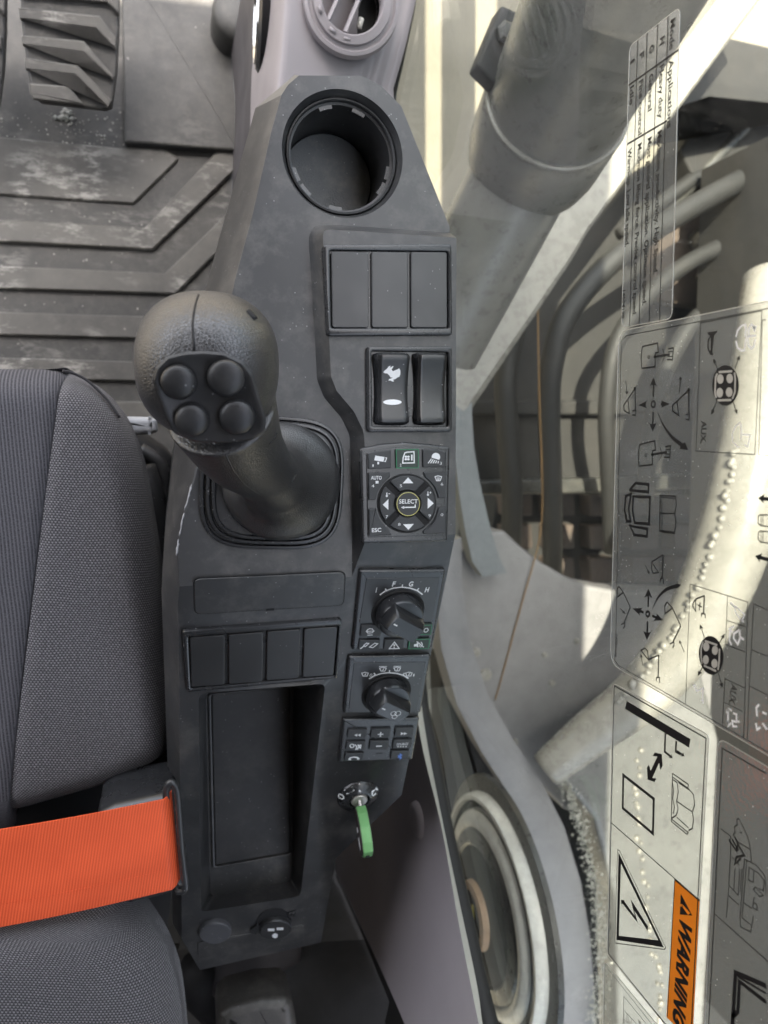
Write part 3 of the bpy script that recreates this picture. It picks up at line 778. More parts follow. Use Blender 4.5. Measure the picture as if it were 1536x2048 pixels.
def knob(c_px, ang, icon):
    c = PS.p2(*Zd([c_px])[0]); cc_ = PS.p3(c, .0036)
    mb = MB(); lathe(mb, cc_, PS.n, [(.0198, 0), (.0198, .0006), (.0190, .0012), (.0178, .0010), (.0172, .0008)], 48, True, False)
    mb.build('knob_collar', M['gap'], console, 40)
    mb = MB(); lathe(mb, cc_, PS.n, [(.0172, .0), (.0168, .008), (.0158, .0100), (.0140, .0104)], 48); kb = mb.build('dial_knob', M['satin'], console, 40)
    d = Vector((math.cos(ang), math.sin(ang))); nn = Vector((-d.y, d.x))
    def q(a, b, h): return PS.p3(Vector(c) + d * a + nn * b, h + .0036)
    mb = MB(); L = []
    for w_, l_, h in ((.0092, .0150, .009), (.0086, .0146, .0135), (.0068, .0130, .0200), (.0062, .0126, .0207)):
        L.append([q(a, b, h) for a, b in rounded([(-l_, -w_), (l_, -w_), (l_, w_), (-l_, w_)], .0016, 3)])
    mb.loops(L, False, True); hd = mb.build('knob_handle', M['satin'], kb, 40)
    mb = MB(); h = .0209
    def rq(a0, a1, b0, b1): mb.add([q(a0, b0, h), q(a1, b0, h), q(a1, b1, h), q(a0, b1, h)], [(0, 1, 2, 3)])
    rq(-.0115, -.0080, -.0006, .0006)
    if icon:
        for oa, ob, r in ((.0035, .0016, .0026), (.0035, -.0022, .0022), (.0005, .0, .0024)):
            pts = [(oa + r * math.cos(i / 14 * 6.283), ob + r * math.sin(i / 14 * 6.283)) for i in range(15)]
            for i in range(14):
                a, b = pts[i], pts[i + 1]; k = .8
                mb.add([q(a[0], a[1], h), q(b[0], b[1], h), q(oa + (b[0] - oa) * k, ob + (b[1] - ob) * k, h), q(oa + (a[0] - oa) * k, ob + (a[1] - ob) * k, h)], [(0, 1, 2, 3)])
    mb.build('legend', M['white'], kb, None, fix=False)
knob((806, 545), math.radians(-35), False)
knob((700, 1305), math.radians(-35), True)
def ic_engine(mb, pl, h):
    stroke(mb, pl, Zd([(522, 700), (540, 692), (565, 694), (578, 712), (566, 730), (524, 732), (512, 716)]), 1.6, h, True); stroke(mb, pl, Zd([(505, 716), (588, 714)]), 1.4, h); stroke(mb, pl, Zd([(520, 752), (568, 750)]), 1.6, h)
key(PS, Zd([(465, 666), (592, 662), (650, 712), (640, 766), (450, 768)]), .0030, .0048, ic_engine)
key(PS, Zd([(930, 656), (1124, 652), (1110, 752), (930, 758)]), .0030, .0048, lambda mb, pl, h: (letters(mb, pl, 'ECO', *Zd([(968, 708), (1086, 706)]), .0042, h, .015), stroke(mb, pl, Zd([(940, 664), (1116, 660), (1104, 745), (930, 750)]), 1.4, h, True, 1)), 'greenlit', extra=['green'])
def ic_bucket(mb, pl, h):
    stroke(mb, pl, Zd([(455, 878), (492, 850)]), 2.2, h); stroke(mb, pl, Zd([(486, 846), (510, 826), (534, 828), (500, 858)]), 1.8, h, True); stroke(mb, pl, Zd([(540, 862), (588, 826), (616, 832), (572, 868)]), 1.8, h, True)
key(PS, Zd([(450, 800), (640, 796), (628, 888), (434, 892)]), .0030, .0048, ic_bucket)
def ic_warn(mb, pl, h):
    stroke(mb, pl, Zd([(770, 816), (814, 876), (722, 878)]), 2.0, h, True); stroke(mb, pl, Zd([(769, 836), (768, 856)]), 2.6, h); fill(mb, pl, ell(Zd([(768, 867)])[0], 1.4, 1.2, 8), h)
key(PS, Zd([(682, 794), (862, 790), (855, 882), (670, 888)]), .0030, .0048, ic_warn)
def ic_mute(mb, pl, h):
    fill(mb, pl, Zd([(952, 836), (972, 834), (992, 812), (990, 866), (970, 856), (950, 858)]), h); stroke(mb, pl, Zd([(1000, 824), (1010, 840), (998, 860)]), 1.6, h); stroke(mb, pl, Zd([(1016, 816), (1030, 838), (1012, 866)]), 1.6, h); stroke(mb, pl, Zd([(976, 812), (1042, 864)]), 1.8, h)
    stroke(mb, pl, Zd([(910, 794), (1096, 790), (1086, 876), (902, 880)]), 1.4, h, True, 1)
key(PS, Zd([(905, 790), (1102, 786), (1090, 880), (896, 886)]), .0030, .0048, ic_mute, 'greenlit', extra=['green'])
# radio keypad
pad_base(PS, Zd([(300, 1548), (1010, 1540), (945, 1925), (258, 1945)]), .0015, .0034)
def rkey(x0, x1, y0, y1, ic, sk=0.0, extra=None):
    key(PS, Zd([(x0, y0), (x1, y0 - 4), (x1 - (y1 - y0) * .17, y1 - 4), (x0 - (y1 - y0) * .17, y1)]), .0030, .0052, ic, extra=extra, r=.0006)
def ic_rew(mb, pl, h):
    for x in (400, 430): fill(mb, pl, Zd([(x, 1676), (x + 28, 1662), (x + 26, 1690)]), h)
def ic_ff(mb, pl, h):
    for x in (830, 858): fill(mb, pl, Zd([(x, 1650), (x + 30, 1662), (x - 2, 1678)]), h)
rkey(345, 520, 1630, 1705, ic_rew); rkey(560, 740, 1622, 1705, lambda mb, pl, h: (stroke(mb, pl, Zd([(616, 1670), (668, 1668)]), 2.2, h), stroke(mb, pl, Zd([(644, 1648), (640, 1692)]), 2.2, h))); rkey(782, 952, 1614, 1694, ic_ff)
def ic_voice(mb, pl, h):
    stroke(mb, pl, Zd(ell((378, 1776), 18, 16, 14)), 1.8, h, True); stroke(mb, pl, Zd([(404, 1764), (424, 1782), (412, 1812)]), 1.8, h); stroke(mb, pl, Zd([(432, 1764), (456, 1800)]), 2.2, h); stroke(mb, pl, Zd([(456, 1764), (424, 1812)]), 2.2, h); stroke(mb, pl, Zd([(440, 1774), (462, 1768), (456, 1804)]), 1.4, h)
rkey(332, 504, 1742, 1818, ic_voice); rkey(548, 722, 1732, 1814, lambda mb, pl, h: stroke(mb, pl, Zd([(602, 1780), (654, 1778)]), 2.4, h))
def ic_src(mb, pl, h):
    letters(mb, pl, 'SOURCE', *Zd([(790, 1762), (898, 1758)]), .0026, h, .012)
    for x in (798, 822, 846, 872): stroke(mb, pl, Zd([(x, 1784), (x + 12, 1783)]), 2.4, h)
rkey(764, 938, 1724, 1806, ic_src)
def ic_tel(mb, pl, h): stroke(mb, pl, Zd([(348, 1902), (362, 1886), (396, 1880), (430, 1884), (444, 1898)]), 2.6, h); fill(mb, pl, Zd([(345, 1892), (368, 1888), (370, 1908), (346, 1908)]), h); fill(mb, pl, Zd([(424, 1886), (446, 1888), (446, 1906), (424, 1904)]), h)
rkey(318, 490, 1850, 1916, ic_tel)
rkey(744, 912, 1828, 1904, lambda mb, pl, h: stroke(mb, pl, Zd([(804, 1864), (836, 1888), (820, 1902), (824, 1850), (838, 1864), (804, 1888)]), 1.8, h, False, 1), extra=['blue'])
mb = MB(); stroke(mb, PS, Zd([(602, 1864), (664, 1860)]), 2.0, .0036); mb.build('key_slot', M['gap'], console, None, fix=False)

# ---- covers and the four-blank frame on the slope
Zs = zoomed(320, 1100, 400 / 1365)
mb = MB(); p = PS.poly(Zs([(224, 190), (1268, 142), (1256, 376), (232, 438)])); pr = rounded(p, .005, 5)
mb.loops([[PS.p3(q, .00025) for q in pr]], True, False); mb.build('cover_gap', M['gap'], console, None)
mb = MB(); plate(mb, PS, inset(ccw(p), .0006), .0001, .0011, .0005, .005); cv = mb.build('cover_panel', M['console'], console)
mb = MB(); plate(mb, PS, PS.poly(Zs([(724, 396), (778, 392), (776, 404), (722, 408)])), .0006, .0014, 0); mb.build('pry_notch', M['gap'], cv)
switch_frame(PS, Zs([(150, 535), (1235, 455), (1205, 858), (182, 950)]), Zs([(192, 572), (1216, 498), (1186, 840), (208, 926)]))
for quad in ([(202, 580), (440, 566), (438, 902), (212, 918)], [(466, 562), (702, 544), (696, 882), (468, 898)], [(728, 540), (955, 526), (942, 858), (722, 874)], [(980, 522), (1206, 508), (1180, 838), (970, 852)]):
    blank(PS, Zs(quad))

# ---- rear end: blanking plug, socket cap, recess
Zb = zoomed(320, 1600, 500 / 1536)
mb = MB(); plate(mb, PS, PS.poly(Zb(ell((338, 792), 100, 64, 36, rot=-8))), .0, .0048, .0014); mb.build('blanking_plug', M['plug'], console)
mb = MB(); plate(mb, PS, PS.poly(Zb(ell((700, 748), 108, 84, 36, rot=-10))), .0002, .0008, .0003); mb.build('socket_well', M['gap'], console)
for hq in ([(555, 785), (600, 752), (620, 790), (590, 812), (560, 812)], [(786, 690), (838, 676), (836, 700), (792, 714)]):
    mb = MB(); plate(mb, PS, PS.poly(Zb(hq)), .0004, .0020, .0005, .001); mb.build('cap_hinge', M['bezel'], console)
mb = MB(); plate(mb, PS, PS.poly(Zb(ell((706, 768), 98, 58, 36, rot=-10))), .0008, .0055, .0011); scap = mb.build('socket_cap', M['panel'], console)
mb = MB(); h = .0057
for x0, y0, n_ in ((662, 766, 5), (716, 760, 5)):
    for i in range(n_): stroke(mb, PS, Zb([(x0 + i * 8, y0 - 12), (x0 + i * 8 + 1, y0 + 4)]), 1.7, h)
fill(mb, PS, Zb([(684, 795), (700, 782), (720, 790), (716, 808), (702, 815), (686, 806)]), h)
mb.build('legend', M['white'], scap, None, fix=False)
mb = MB(); plate(mb, PS, PS.poly(Zb([(228, 870), (880, 765), (884, 862), (236, 975)])), .00005, .0007, .0003, .003); mb.build('rear_cover', M['console'], console)

# ---- ignition lock
ic_ = PS.p2(716, 1591)
mb = MB(); lc = PS.p3(ic_)
lathe(mb, lc, PS.n, [(.0185, -.001), (.0183, .001), (.0165, .0032), (.0095, .0060), (.0088, .0056), (.0088, .003)], 48, False, True)
lock = mb.build('ignition_lock', M['bezel'], console, 40)
mb = MB(); lathe(mb, lc, PS.n, [(.0070, .003), (.0070, .0058), (.0064, .0064)], 32); lk = mb.build('lock_barrel', M['silver'], lock, 40)
b2 = BVHTree.FromObject(lock, bpy.context.evaluated_depsgraph_get())
Zk = zoomed(640, 1520, 160 / 1489)
mb = MB()
o_ = Zk(ell((395, 680), 66, 44, 16, rot=35)); i_ = Zk(ell((395, 680), 42, 24, 16, rot=35))
for i in range(16): drape(mb, b2, [[o_[i], o_[(i + 1) % 16], i_[(i + 1) % 16], i_[i]]])
drape(mb, b2, [Zk([(450, 560), (600, 495), (645, 565), (498, 635)])]); drape(mb, b2, [Zk([(722, 450), (740, 430), (760, 600), (722, 590)])])
qo = Zk([(955, 640), (960, 580), (1040, 505), (1080, 545), (1040, 640), (985, 670)]); qi = Zk([(980, 640), (990, 595), (1035, 545), (1050, 560), (1020, 620), (990, 645)])
for i in range(6): drape(mb, b2, [[qo[i], qo[(i + 1) % 6], qi[(i + 1) % 6], qi[i]]])
mb.build('legend', M['white'], lock, None, fix=False)
# ---- ignition key: a thing of its own
kroot = empty('ignition_key', lc, 'ignition key with bright green edged head hanging from the lock', 'key')
k0 = PS.p3(ic_, .004); kd = (PS.n * .78 + Vector((0, -.62, .06))).normalized()      # key axis: leaves the lock, leans back
kx = Vector((1, 0, 0)) - kd * kd.x; kx.normalize(); kx = (kx + Vector((0, .12, 0))).normalized(); kx = (kx - kd * kx.dot(kd)).normalized(); ky = kd.cross(kx)
KP = Plane(k0, kd, ky)
mb = MB(); plate(mb, Plane(k0 - KP.n * .001, kd, ky), [(-.01, -.003), (.012, -.003), (.012, .003), (-.01, .003)], 0, .002, .0003); mb.build('blade', M['silver'], kroot)
prof = [(.006, -.004), (.013, -.009), (.025, -.0125), (.037, -.012), (.044, -.0085), (.046, 0), (.044, .0085), (.037, .012), (.025, .0125), (.013, .009), (.006, .004)]
mb = MB(); plate(mb, Plane(k0 - KP.n * .0040, kd, ky), prof, 0, .008, .0010, .002); mb.build('key_head', M['keygreen'], kroot)
for sgn in (1, -1):
    pl_ = Plane(k0 + KP.n * (.0038 * sgn), kd, ky * sgn)
    mb = MB(); plate(mb, pl_, inset(ccw([(a, b * sgn) for a, b in prof]), .0012), 0, .0010, .0005, .002)
    sp_ = mb.build('side_cover', M['keydark'], kroot)
    mb = MB()
    for a0, a1 in ((.022, .026), (.030, .040)):
        mb.add([pl_.p3((a0, -.0035), .0012), pl_.p3((a1, -.0035), .0012), pl_.p3((a1, .0025), .0012), pl_.p3((a0, .0025), .0012)], [(0, 1, 2, 3)])
    mb.build('emblem', M['white'], sp_, None, fix=False)
mb = MB(); plate(mb, Plane(k0 + kd * .0455, KP.n, ky), [(-.0016, -.0028), (.0016, -.0028), (.0016, .0028), (-.0016, .0028)], -.001, .0012, 0); mb.build('key_ring_slot', M['gap'], kroot)

# ================================================================== JOYSTICK
JB = PL.hit(563, 962); JB.z = ZL
joy = empty('joystick', JB, 'black leather-textured joystick grip with four round buttons', 'joystick')
# rubber boot frame: three nested rounded-square rings
def squircle(c, rx, ry, e, rot, n=64):
    out = []
    for i in range(n):
        a = 2 * math.pi * i / n; x = math.copysign(abs(math.cos(a)) ** (2 / e), math.cos(a)) * rx; y = math.copysign(abs(math.sin(a)) ** (2 / e), math.sin(a)) * ry
        out.append((c[0] + x * math.cos(rot) - y * math.sin(rot), c[1] + x * math.sin(rot) + y * math.cos(rot)))
    return out
fc = PL.p2(546, 966)
for k_, (r0, h0, h1) in enumerate(((.0475, -.001, .0036), (.0437, .002, .0058), (.0402, .004, .0078))):
    mb = MB(); o_ = squircle(fc, r0, r0 * .93, 3.6, -.06); L = [[PL.p3(q, h0) for q in o_]]
    for a in (0, .5, 1):
        L.append([PL.p3(q, h1 - .0010 * (1 - math.sin(a * 1.5708))) for q in inset(o_, .0010 * (1 - math.cos(a * 1.5708)))])
    L.append([PL.p3(q, h1) for q in inset(o_, .0020)]); L.append([PL.p3(q, h1 - .002) for q in inset(o_, .0030)]); L.append([PL.p3(q, h1 - .0022) for q in inset(o_, .012)])
    mb.loops(L, False, k_ == 2); mb.build('boot_ring', M['bezel'], joy, 40)
# boot + stem + head, fused
HEAD = at_z(418, 742, .118); NECK = at_z(470, 890, .085); 
B0 = JB + Vector((-.001, 0, .006))
stem_pts = spline([B0 + Vector((0, 0, .006)), at_z(552, 965, .022), at_z(520, 935, .048), at_z(478, 890, .078), at_z(440, 815, .105)], 8)
mb = MB(); L = []
for r_b, h_b in [(.030, -.004), (.0385, .0), (.0393, .003), (.0382, .0072), (.0350, .0112), (.0305, .0150), (.0268, .0190), (.0240, .0240), (.0222, .0300), (.0208, .0380), (.0195, .0460)]:
    zz = B0.z + h_b; q_ = min(stem_pts, key=lambda p: abs(p.z - zz)); kb = max(0, min(1, (h_b - .006) / .02)); off = (q_ - B0); off.z = 0
    L.append([B0 + off * kb + Vector((r_b * math.cos(6.28319 * i / 64), r_b * math.sin(6.28319 * i / 64), h_b)) for i in range(64)])
mb.loops(L); bt = mb.build('boot', M['leather'], None, None)
sr = [.0225 - .0035 * math.sin(min(1, i / 14) * math.pi / 2) for i in range(len(stem_pts))]
for i in range(len(sr)):
    t_ = i / (len(sr) - 1)
    sr[i] = .0215 - .003 * math.sin(min(1, t_ * 2.2) * math.pi / 2) + (.010 * max(0, (t_ - .45) / .55))
ms = MB(); tube(ms, stem_pts, sr, 40); stem = ms.build('stem', M['leather'], None, None)
mh = MB()
PN = Vector((-.10, -.30, .95)).normalized(); PC = at_z(417, 797, .148)             # button plate
PP = Plane(PC, Vector((1, 0, .10)), Vector((1, 0, .10)).normalized().cross(PN) * -1)
if PP.n.dot(PN) < 0: PP = Plane(PC, PP.ex, PP.ey * -1)
# head: an egg leaning forward, flattened where the plate sits
NU, NV = 64, 40; rot = Matrix.Rotation(math.radians(14), 3, 'X') @ Matrix.Rotation(math.radians(-8), 3, 'Y')
vs = []; 
HC_ = at_z(417, 728, .112)
for j in range(NV + 1):
    th = math.pi * j / NV
    for i in range(NU):
        ph = 2 * math.pi * i / NU
        sx = math.sin(th); x = sx * math.cos(ph); y = sx * math.sin(ph); z = math.cos(th)
        e = 2.35
        f_ = (abs(x) ** e + abs(y) ** e + abs(z) ** e) ** (-1 / e)
        p_ = Vector((x * f_ * .0340, y * f_ * .0345, z * f_ * (.040 if z > 0 else .046)))
        if p_.z < 0: kx_ = 1 + p_.z * 6.0; p_.x *= kx_; p_.y *= kx_ 
        p_ = rot @ p_ + HC_
        dpl = (p_ - PC).dot(PN)
        if dpl > -.0015: p_ = p_ - PN * (dpl + .0015)
        vs.append(p_)
fs = [(j * NU + i, j * NU + (i + 1) % NU, (j + 1) * NU + (i + 1) % NU, (j + 1) * NU + i) for j in range(NV) for i in range(NU)]
mh.add(vs, fs); head = mh.build('head', M['leather'], None, None)
bpy.ops.object.select_all(action='DESELECT')
for o in (stem, head, bt): o.select_set(True)
bpy.context.view_layer.objects.active = head; bpy.ops.object.join()
rm = head.modifiers.new('r', 'REMESH'); rm.mode = 'VOXEL'; rm.voxel_size = .0011
sm = head.modifiers.new('s', 'SMOOTH'); sm.iterations = 22; sm.factor = .5
dg = bpy.context.evaluated_depsgraph_get(); dg.update()
me = bpy.data.meshes.new_from_object(head.evaluated_get(dg)); bpy.data.objects.remove(head)
me.materials.clear(); grip = link('grip', me, M['leather'], joy, 180)
dg = bpy.context.evaluated_depsgraph_get(); dg.update()
gb = BVHTree.FromObject(grip, dg)
# parting lines and small slots pressed into the grip
def seam(pts, rad, name='parting_line', mat='gap', sink=.0):
    q = []
    for u, v in pts:
        h_ = gb.ray_cast(CAM, ray(u, v).normalized())
        if h_[0] is not None: q.append(h_[0] - h_[1] * sink)
    if len(q) > 2:
        mb = MB(); tube(mb, q, rad, 8); mb.build(name, M[mat], joy, 180)
seam([(397, 590), (394, 598), (390, 612), (387, 630), (385, 650), (386, 670), (388, 690), (389, 703)], .00055)
seam([(444, 884), (452, 910), (466, 940), (488, 968), (512, 985), (530, 993)], .0004, mat='leather')
seam([(553, 865), (549, 876), (543, 884), (538, 888)], .0006, 'grip_slot')
seam([(591, 948), (589, 956), (585, 962), (582, 965)], .0006, 'grip_slot')
seam([(496, 622), (500, 626), (506, 633), (511, 639)], .0020, 'side_hole', sink=.0006)
# button plate
plate_px = [(318, 738), (338, 718), (372, 710), (408, 708), (446, 711), (482, 728), (500, 752), (512, 792), (526, 838), (524, 860), (504, 874), (445, 880), (392, 878), (352, 862), (336, 830), (320, 790), (312, 760)]
pp = ccw(PP.poly(plate_px)); pr = rounded(pp, .003, 3)
mb = MB(); L = [[PP.p3(q, -.010) for q in inset(pr, .007)], [PP.p3(q, -.003) for q in inset(pr, -.0008)], [PP.p3(q, .0002) for q in inset(pr, -.0014)], [PP.p3(q, .0012) for q in inset(pr, -.0004)], [PP.p3(q, .0012) for q in inset(pr, .0012)], [PP.p3(q, .0002) for q in inset(pr, .0026)]]
mb.loops(L, False, True); mb.build('button_plate', M['rubber'], joy, 40)
for (u, v, r) in ((357, 762, 35), (452, 754, 37), (384, 838, 33.5), (474, 832, 35)):
    c = PP.p2(u, v); rr_ = (Vector(PP.p2(u + r, v)) - Vector(c)).length
    mb = MB(); lathe(mb, PP.p3(c, .0003), PP.n, [(rr_ + .0008, .0), (rr_ + .0008, .0004)], 40); mb.build('button_gap', M['gap'], joy, None)
    mb = MB(); lathe(mb, PP.p3(c, .0003), PP.n, [(rr_, .0), (rr_, .0022)] + [(rr_ * math.cos(a), .0022 + .0030 * math.sin(a)) for a in (.25, .5, .75, 1.0, 1.25, 1.48)], 40); mb.build('button', M['rubber'], joy, 60)

# ================================================================== SEAT
SZ = -.13
seat = empty('operator_seat', (-.15, -.2, -.45), 'grey cloth operator seat with ribbed centre and knitted side bolster', 'seat')
def interp(tab, v):
    for (v0, a), (v1, b) in zip(tab, tab[1:]):
        if v <= v1: return a + (b - a) * (v - v0) / (v1 - v0)
    return tab[-1][1]
def smooth_rows(tab):
    pts = spline([(v, u, 0) for v, u in tab], 10); return [(p.x, p.y) for p in pts]
def dist_poly(p, poly):
    best = 9
    for a, b in zip(poly, poly[1:]):
        ab = b - a; t = max(0, min(1, (p - a).dot(ab) / max(ab.length_squared, 1e-12))); best = min(best, (p - a - ab * t).length)
    return best
def cushion(name, mat, rows, ul, ur, edge, z0, R, D, parent, nu=26, crown=0.0, skirt=.12, groove=None, lean=0.0):
    """rows: v values; ul, ur: functions v->u; edge: polyline (px) where it rolls over"""
    e3 = [at_z(u, v, z0).xy for u, v in edge]; g3 = [at_z(u, v, z0).xy for u, v in groove] if groove else None
    mb = MB(); vs = []; L = []
    for v in rows:
        a, b = ul(v), ur(v); row = []
        for i in range(nu):
            t = i / (nu - 1); t = 1 - (1 - t) ** 1.5
            p = at_z(a + (b - a) * t, v, z0); d = dist_poly(p.xy, e3)
            q = max(0.0, 1 - d / R); z = z0 - D * (1 - math.sqrt(max(0, 1 - q * q))) + crown * min(1, d / .1)
            if g3:
                dg_ = dist_poly(p.xy, g3); z -= .0035 * math.exp(-(dg_ / .0035) ** 2)
            z += lean * (p.y + .2)
            row.append(Vector((p.x, p.y, z)))
        L.append(row)
    for row in L: vs.extend(row)
    fs = [(j * nu + i, j * nu + i + 1, (j + 1) * nu + i + 1, (j + 1) * nu + i) for j in range(len(L) - 1) for i in range(nu - 1)]
    mb.add(vs, fs)
    rim_ = [r_[-1] for r_ in L]
    mb.loops([[q for q in rim_], [q + Vector((.001, 0, -skirt * .3)) for q in rim_], [q + Vector((-.012, 0, -skirt)) for q in rim_]], False, False, closed=False)
    fr_ = L[0]; mb.loops([[q for q in fr_], [q + Vector((0, -.004, -skirt)) for q in fr_]], False, False, closed=False)
    bk_ = L[-1]; mb.loops([[q for q in bk_], [q + Vector((0, .004, -skirt)) for q in bk_]], False, False, closed=False)
    # cloth coordinates: arc length along the rows and down the columns
    cl = []; vv = 0.0
    for j, r_ in enumerate(L):
        if j: vv += sum((L[j][i] - L[j - 1][i]).length for i in (2, nu // 3, nu // 2)) / 3
        uu = r_[0].x
        for i, q in enumerate(r_):
            if i: uu += (q - r_[i - 1]).length
            cl.append((uu, -vv, 0.0))
    while len(cl) < len(mb.v): cl.append((mb.v[len(cl)][0] - mb.v[len(cl)][2], mb.v[len(cl)][1], 0.0))
    bm = bmesh.new(); o = mb.build(name, mat, parent, 60)
    at_ = o.data.attributes.new('cloth', 'FLOAT_VECTOR', 'POINT'); at_.data.foreach_set('vector', [x for q in cl for x in q])
    bm.from_mesh(o.data); bmesh.ops.remove_doubles(bm, verts=bm.verts[:], dist=1e-5); bmesh.ops.recalc_face_normals(bm, faces=bm.faces[:]); bm.to_mesh(o.data); bm.free()
    return o
seam_t = smooth_rows([(738, 128), (780, 118), (860, 108), (1000, 90), (1200, 66), (1400, 42), (1660, 12)])
out_t = smooth_rows([(738, 133), (745, 148), (762, 178), (795, 214), (850, 252), (930, 280), (1050, 303), (1200, 325), (1350, 342), (1440, 348), (1500, 346), (1540, 330), (1572, 275), (1602, 205), (1632, 105), (1658, 16)])
vrows = [738, 740, 744, 750, 757, 765, 775, 787, 800, 815, 832, 850] + list(range(870, 1480, 20)) + [1488, 1500, 1512, 1524, 1536, 1548, 1560, 1572, 1584, 1596, 1608, 1620, 1632, 1644, 1651, 1657]
edge = [(interp(out_t, v), v) for v in range(738, 1659, 6)]
sline = [(interp(seam_t, v), v) for v in range(738, 1659, 12)]
cushion('side_bolster', M['knit'], vrows, lambda v: interp(seam_t, v), lambda v: interp(out_t, v), edge, SZ, .028, .05, seat, 30, .006, .14, sline)
ce = [(-420, 726), (60, 728), (100, 732), (128, 740)]
cushion('seat_centre', M['rib'], [729, 731, 734, 738, 743, 749, 757, 768, 782, 800, 830, 870, 930, 1000, 1100, 1200, 1300, 1400, 1500, 1600, 1690], lambda v: -420, lambda v: interp(seam_t, max(738, v)) - (1 if v > 740 else 5), ce, SZ, .028, .05, seat, 26, .004, .14, sline)
# piping along the seam at the front corner
mb = MB(); tube(mb, spline([at_z(126, 742, SZ - .012), at_z(150, 748, SZ - .018), at_z(178, 764, SZ - .021), at_z(212, 797, SZ - .022), at_z(240, 835, SZ - .022)], 6), .0011, 8); mb.build('piping', M['knit'], seat, 180)
b_t = smooth_rows([(1822, 150), (1826, 190), (1840, 226), (1870, 262), (1920, 305), (1975, 338), (2040, 360), (2120, 372), (2200, 378)])
edge_b = [(-420, 1900), (-100, 1862), (0, 1843), (60, 1832), (110, 1824), (150, 1821)] + [(interp(b_t, v), v) for v in range(1822, 2201, 6)]
def bl(v): 
    return -420 if v > 1900 else interp([(1821, 140), (1824, 108), (1832, 58), (1843, 0), (1862, -100), (1900, -420)], v)
cushion('backrest_bolster', M['knit'], [1821.5, 1823, 1826, 1830, 1836, 1843, 1852, 1862, 1875, 1890, 1905, 1925, 1950, 1975, 2000, 2030, 2060, 2100, 2150, 2200], bl, lambda v: interp(b_t, max(1822, v)), edge_b, -.060, .04, .05, seat, 36, .004, .05)
# plastic surround under the cushion
mb = MB(); plate(mb, Plane((0, 0, -.30), (1, 0, 0), (0, 1, 0)), [(-.6, -.47), (.012, -.47), (.020, -.2), (.004, -.02), (-.05, .02), (-.6, .02)], -.12, .03, .02, .04); mb.build('seat_pan', M['gap'], seat, 40)
mb = MB(); tube(mb, spline([at_z(285, 935, -.24), at_z(305, 1000, -.235), at_z(320, 1100, -.235), at_z(330, 1300, -.235)], 6), .012, 14); mb.build('slide_rail_cover', M['rubber'], seat, 180)
mb = MB(); tube(mb, spline([at_z(278, 900, -.27), at_z(318, 930, -.27), at_z(330, 1000, -.27), at_z(334, 1120, -.27)], 6), .008, 12); mb.build('cable_sleeve', M['rubber'], seat, 180)
# adjusting lever
LP_ = Plane(at_z(270, 850, -.22), (1, 0, .0), (0, 1, 0))
mb = MB(); plate(mb, LP_, LP_.poly([(215, 832), (300, 834), (314, 838), (316, 864), (302, 868), (230, 872)]), -.006, .006, .005, .004, seg=4); lv = mb.build('adjusting_lever', M['lever'], seat, 40)
mb = MB(); frame(mb, LP_, LP_.poly([(297, 833), (302, 833), (302, 869), (297, 869)]), LP_.poly([(298, 836), (301, 836), (301, 866), (298, 866)]), 0, .0063, .0003, .0002, .0003); mb.build('lever_band', M['lever'], lv)
# belt guide bolted to the seat
GZ = -.072
BG = Plane((0, 0, GZ), (1, 0, 0), (0, 1, 0))
mb = MB(); plate(mb, BG, BG.poly([(190, 1640), (225, 1622), (300, 1606), (352, 1596), (362, 1640), (373, 1760), (376, 1790), (340, 1808), (262, 1828), (225, 1822), (200, 1800)]), -.07, -.008, .010, .008, seg=4); mb.build('belt_anchor_housing', M['bezel'], seat, 40)
mb = MB(); tube(mb, spline([BG.p3(BG.p2(333, 1606), -.004), BG.p3(BG.p2(332, 1578), .001), BG.p3(BG.p2(338, 1563), .003), BG.p3(BG.p2(347, 1563), .003), BG.p3(BG.p2(354, 1578), .002), BG.p3(BG.p2(358, 1620), .001), BG.p3(BG.p2(363, 1690), .001), BG.p3(BG.p2(370, 1755), .001), BG.p3(BG.p2(370, 1778), .0), BG.p3(BG.p2(358, 1786), -.002), BG.p3(BG.p2(350, 1782), -.005)], 6), .0026, 12); mb.build('belt_guide_loop', M['panel'], seat, 180)

mb = MB(); box(mb, (-.30, -.70, .22), (.50, .13, .78), Matrix.Rotation(math.radians(8), 3, 'X')); bkr = mb.build('backrest', M['knit'], seat, 30)
bv_ = bkr.modifiers.new('soft', 'BEVEL'); bv_.width = .04; bv_.segments = 5
# ================================================================== SEAT BELT
PBL = Plane((0, 0, GZ), (1, 0, 0), (0, 1, 0))
A0, A1 = PBL.p2(-160, 1675), PBL.p2(343, 1590); C0, C1 = PBL.p2(-160, 1872), PBL.p2(361, 1768)
mb = MB(); NS, NT = 60, 14; top = []; botm = []
for i in range(NS):
    s = i / (NS - 1)
    for j in range(NT):
        t = j / (NT - 1)
        a = Vector(A0) * (1 - s) + Vector(A1) * s; c = Vector(C0) * (1 - s) + Vector(C1) * s; p = a * (1 - t) + c * t
        h = .006 + .004 * math.sin(s * 3.0) - .0008 * (2 * t - 1) ** 2 + .0007 * math.sin(t * 7 + s * 4)
        if s > .965: h -= (s - .965) ** 1.5 * 1.9
        groove = 0
        for g in (.27, .76): groove += .0005 * math.exp(-((t - g) / .03) ** 2)
        top.append(PBL.p3(p, h - groove)); botm.append(PBL.p3(p, h - .0016))
fs = []
for i in range(NS - 1):
    for j in range(NT - 1):
        a = i * NT + j; fs.append((a, a + 1, a + NT + 1, a + NT)); b = NS * NT; fs.append((b + a, b + a + NT, b + a + NT + 1, b + a + 1))
    for j in (0, NT - 1):
        a = i * NT + j; fs.append((a, a + NT, NS * NT + a + NT, NS * NT + a))
mb.add(top + botm, fs)
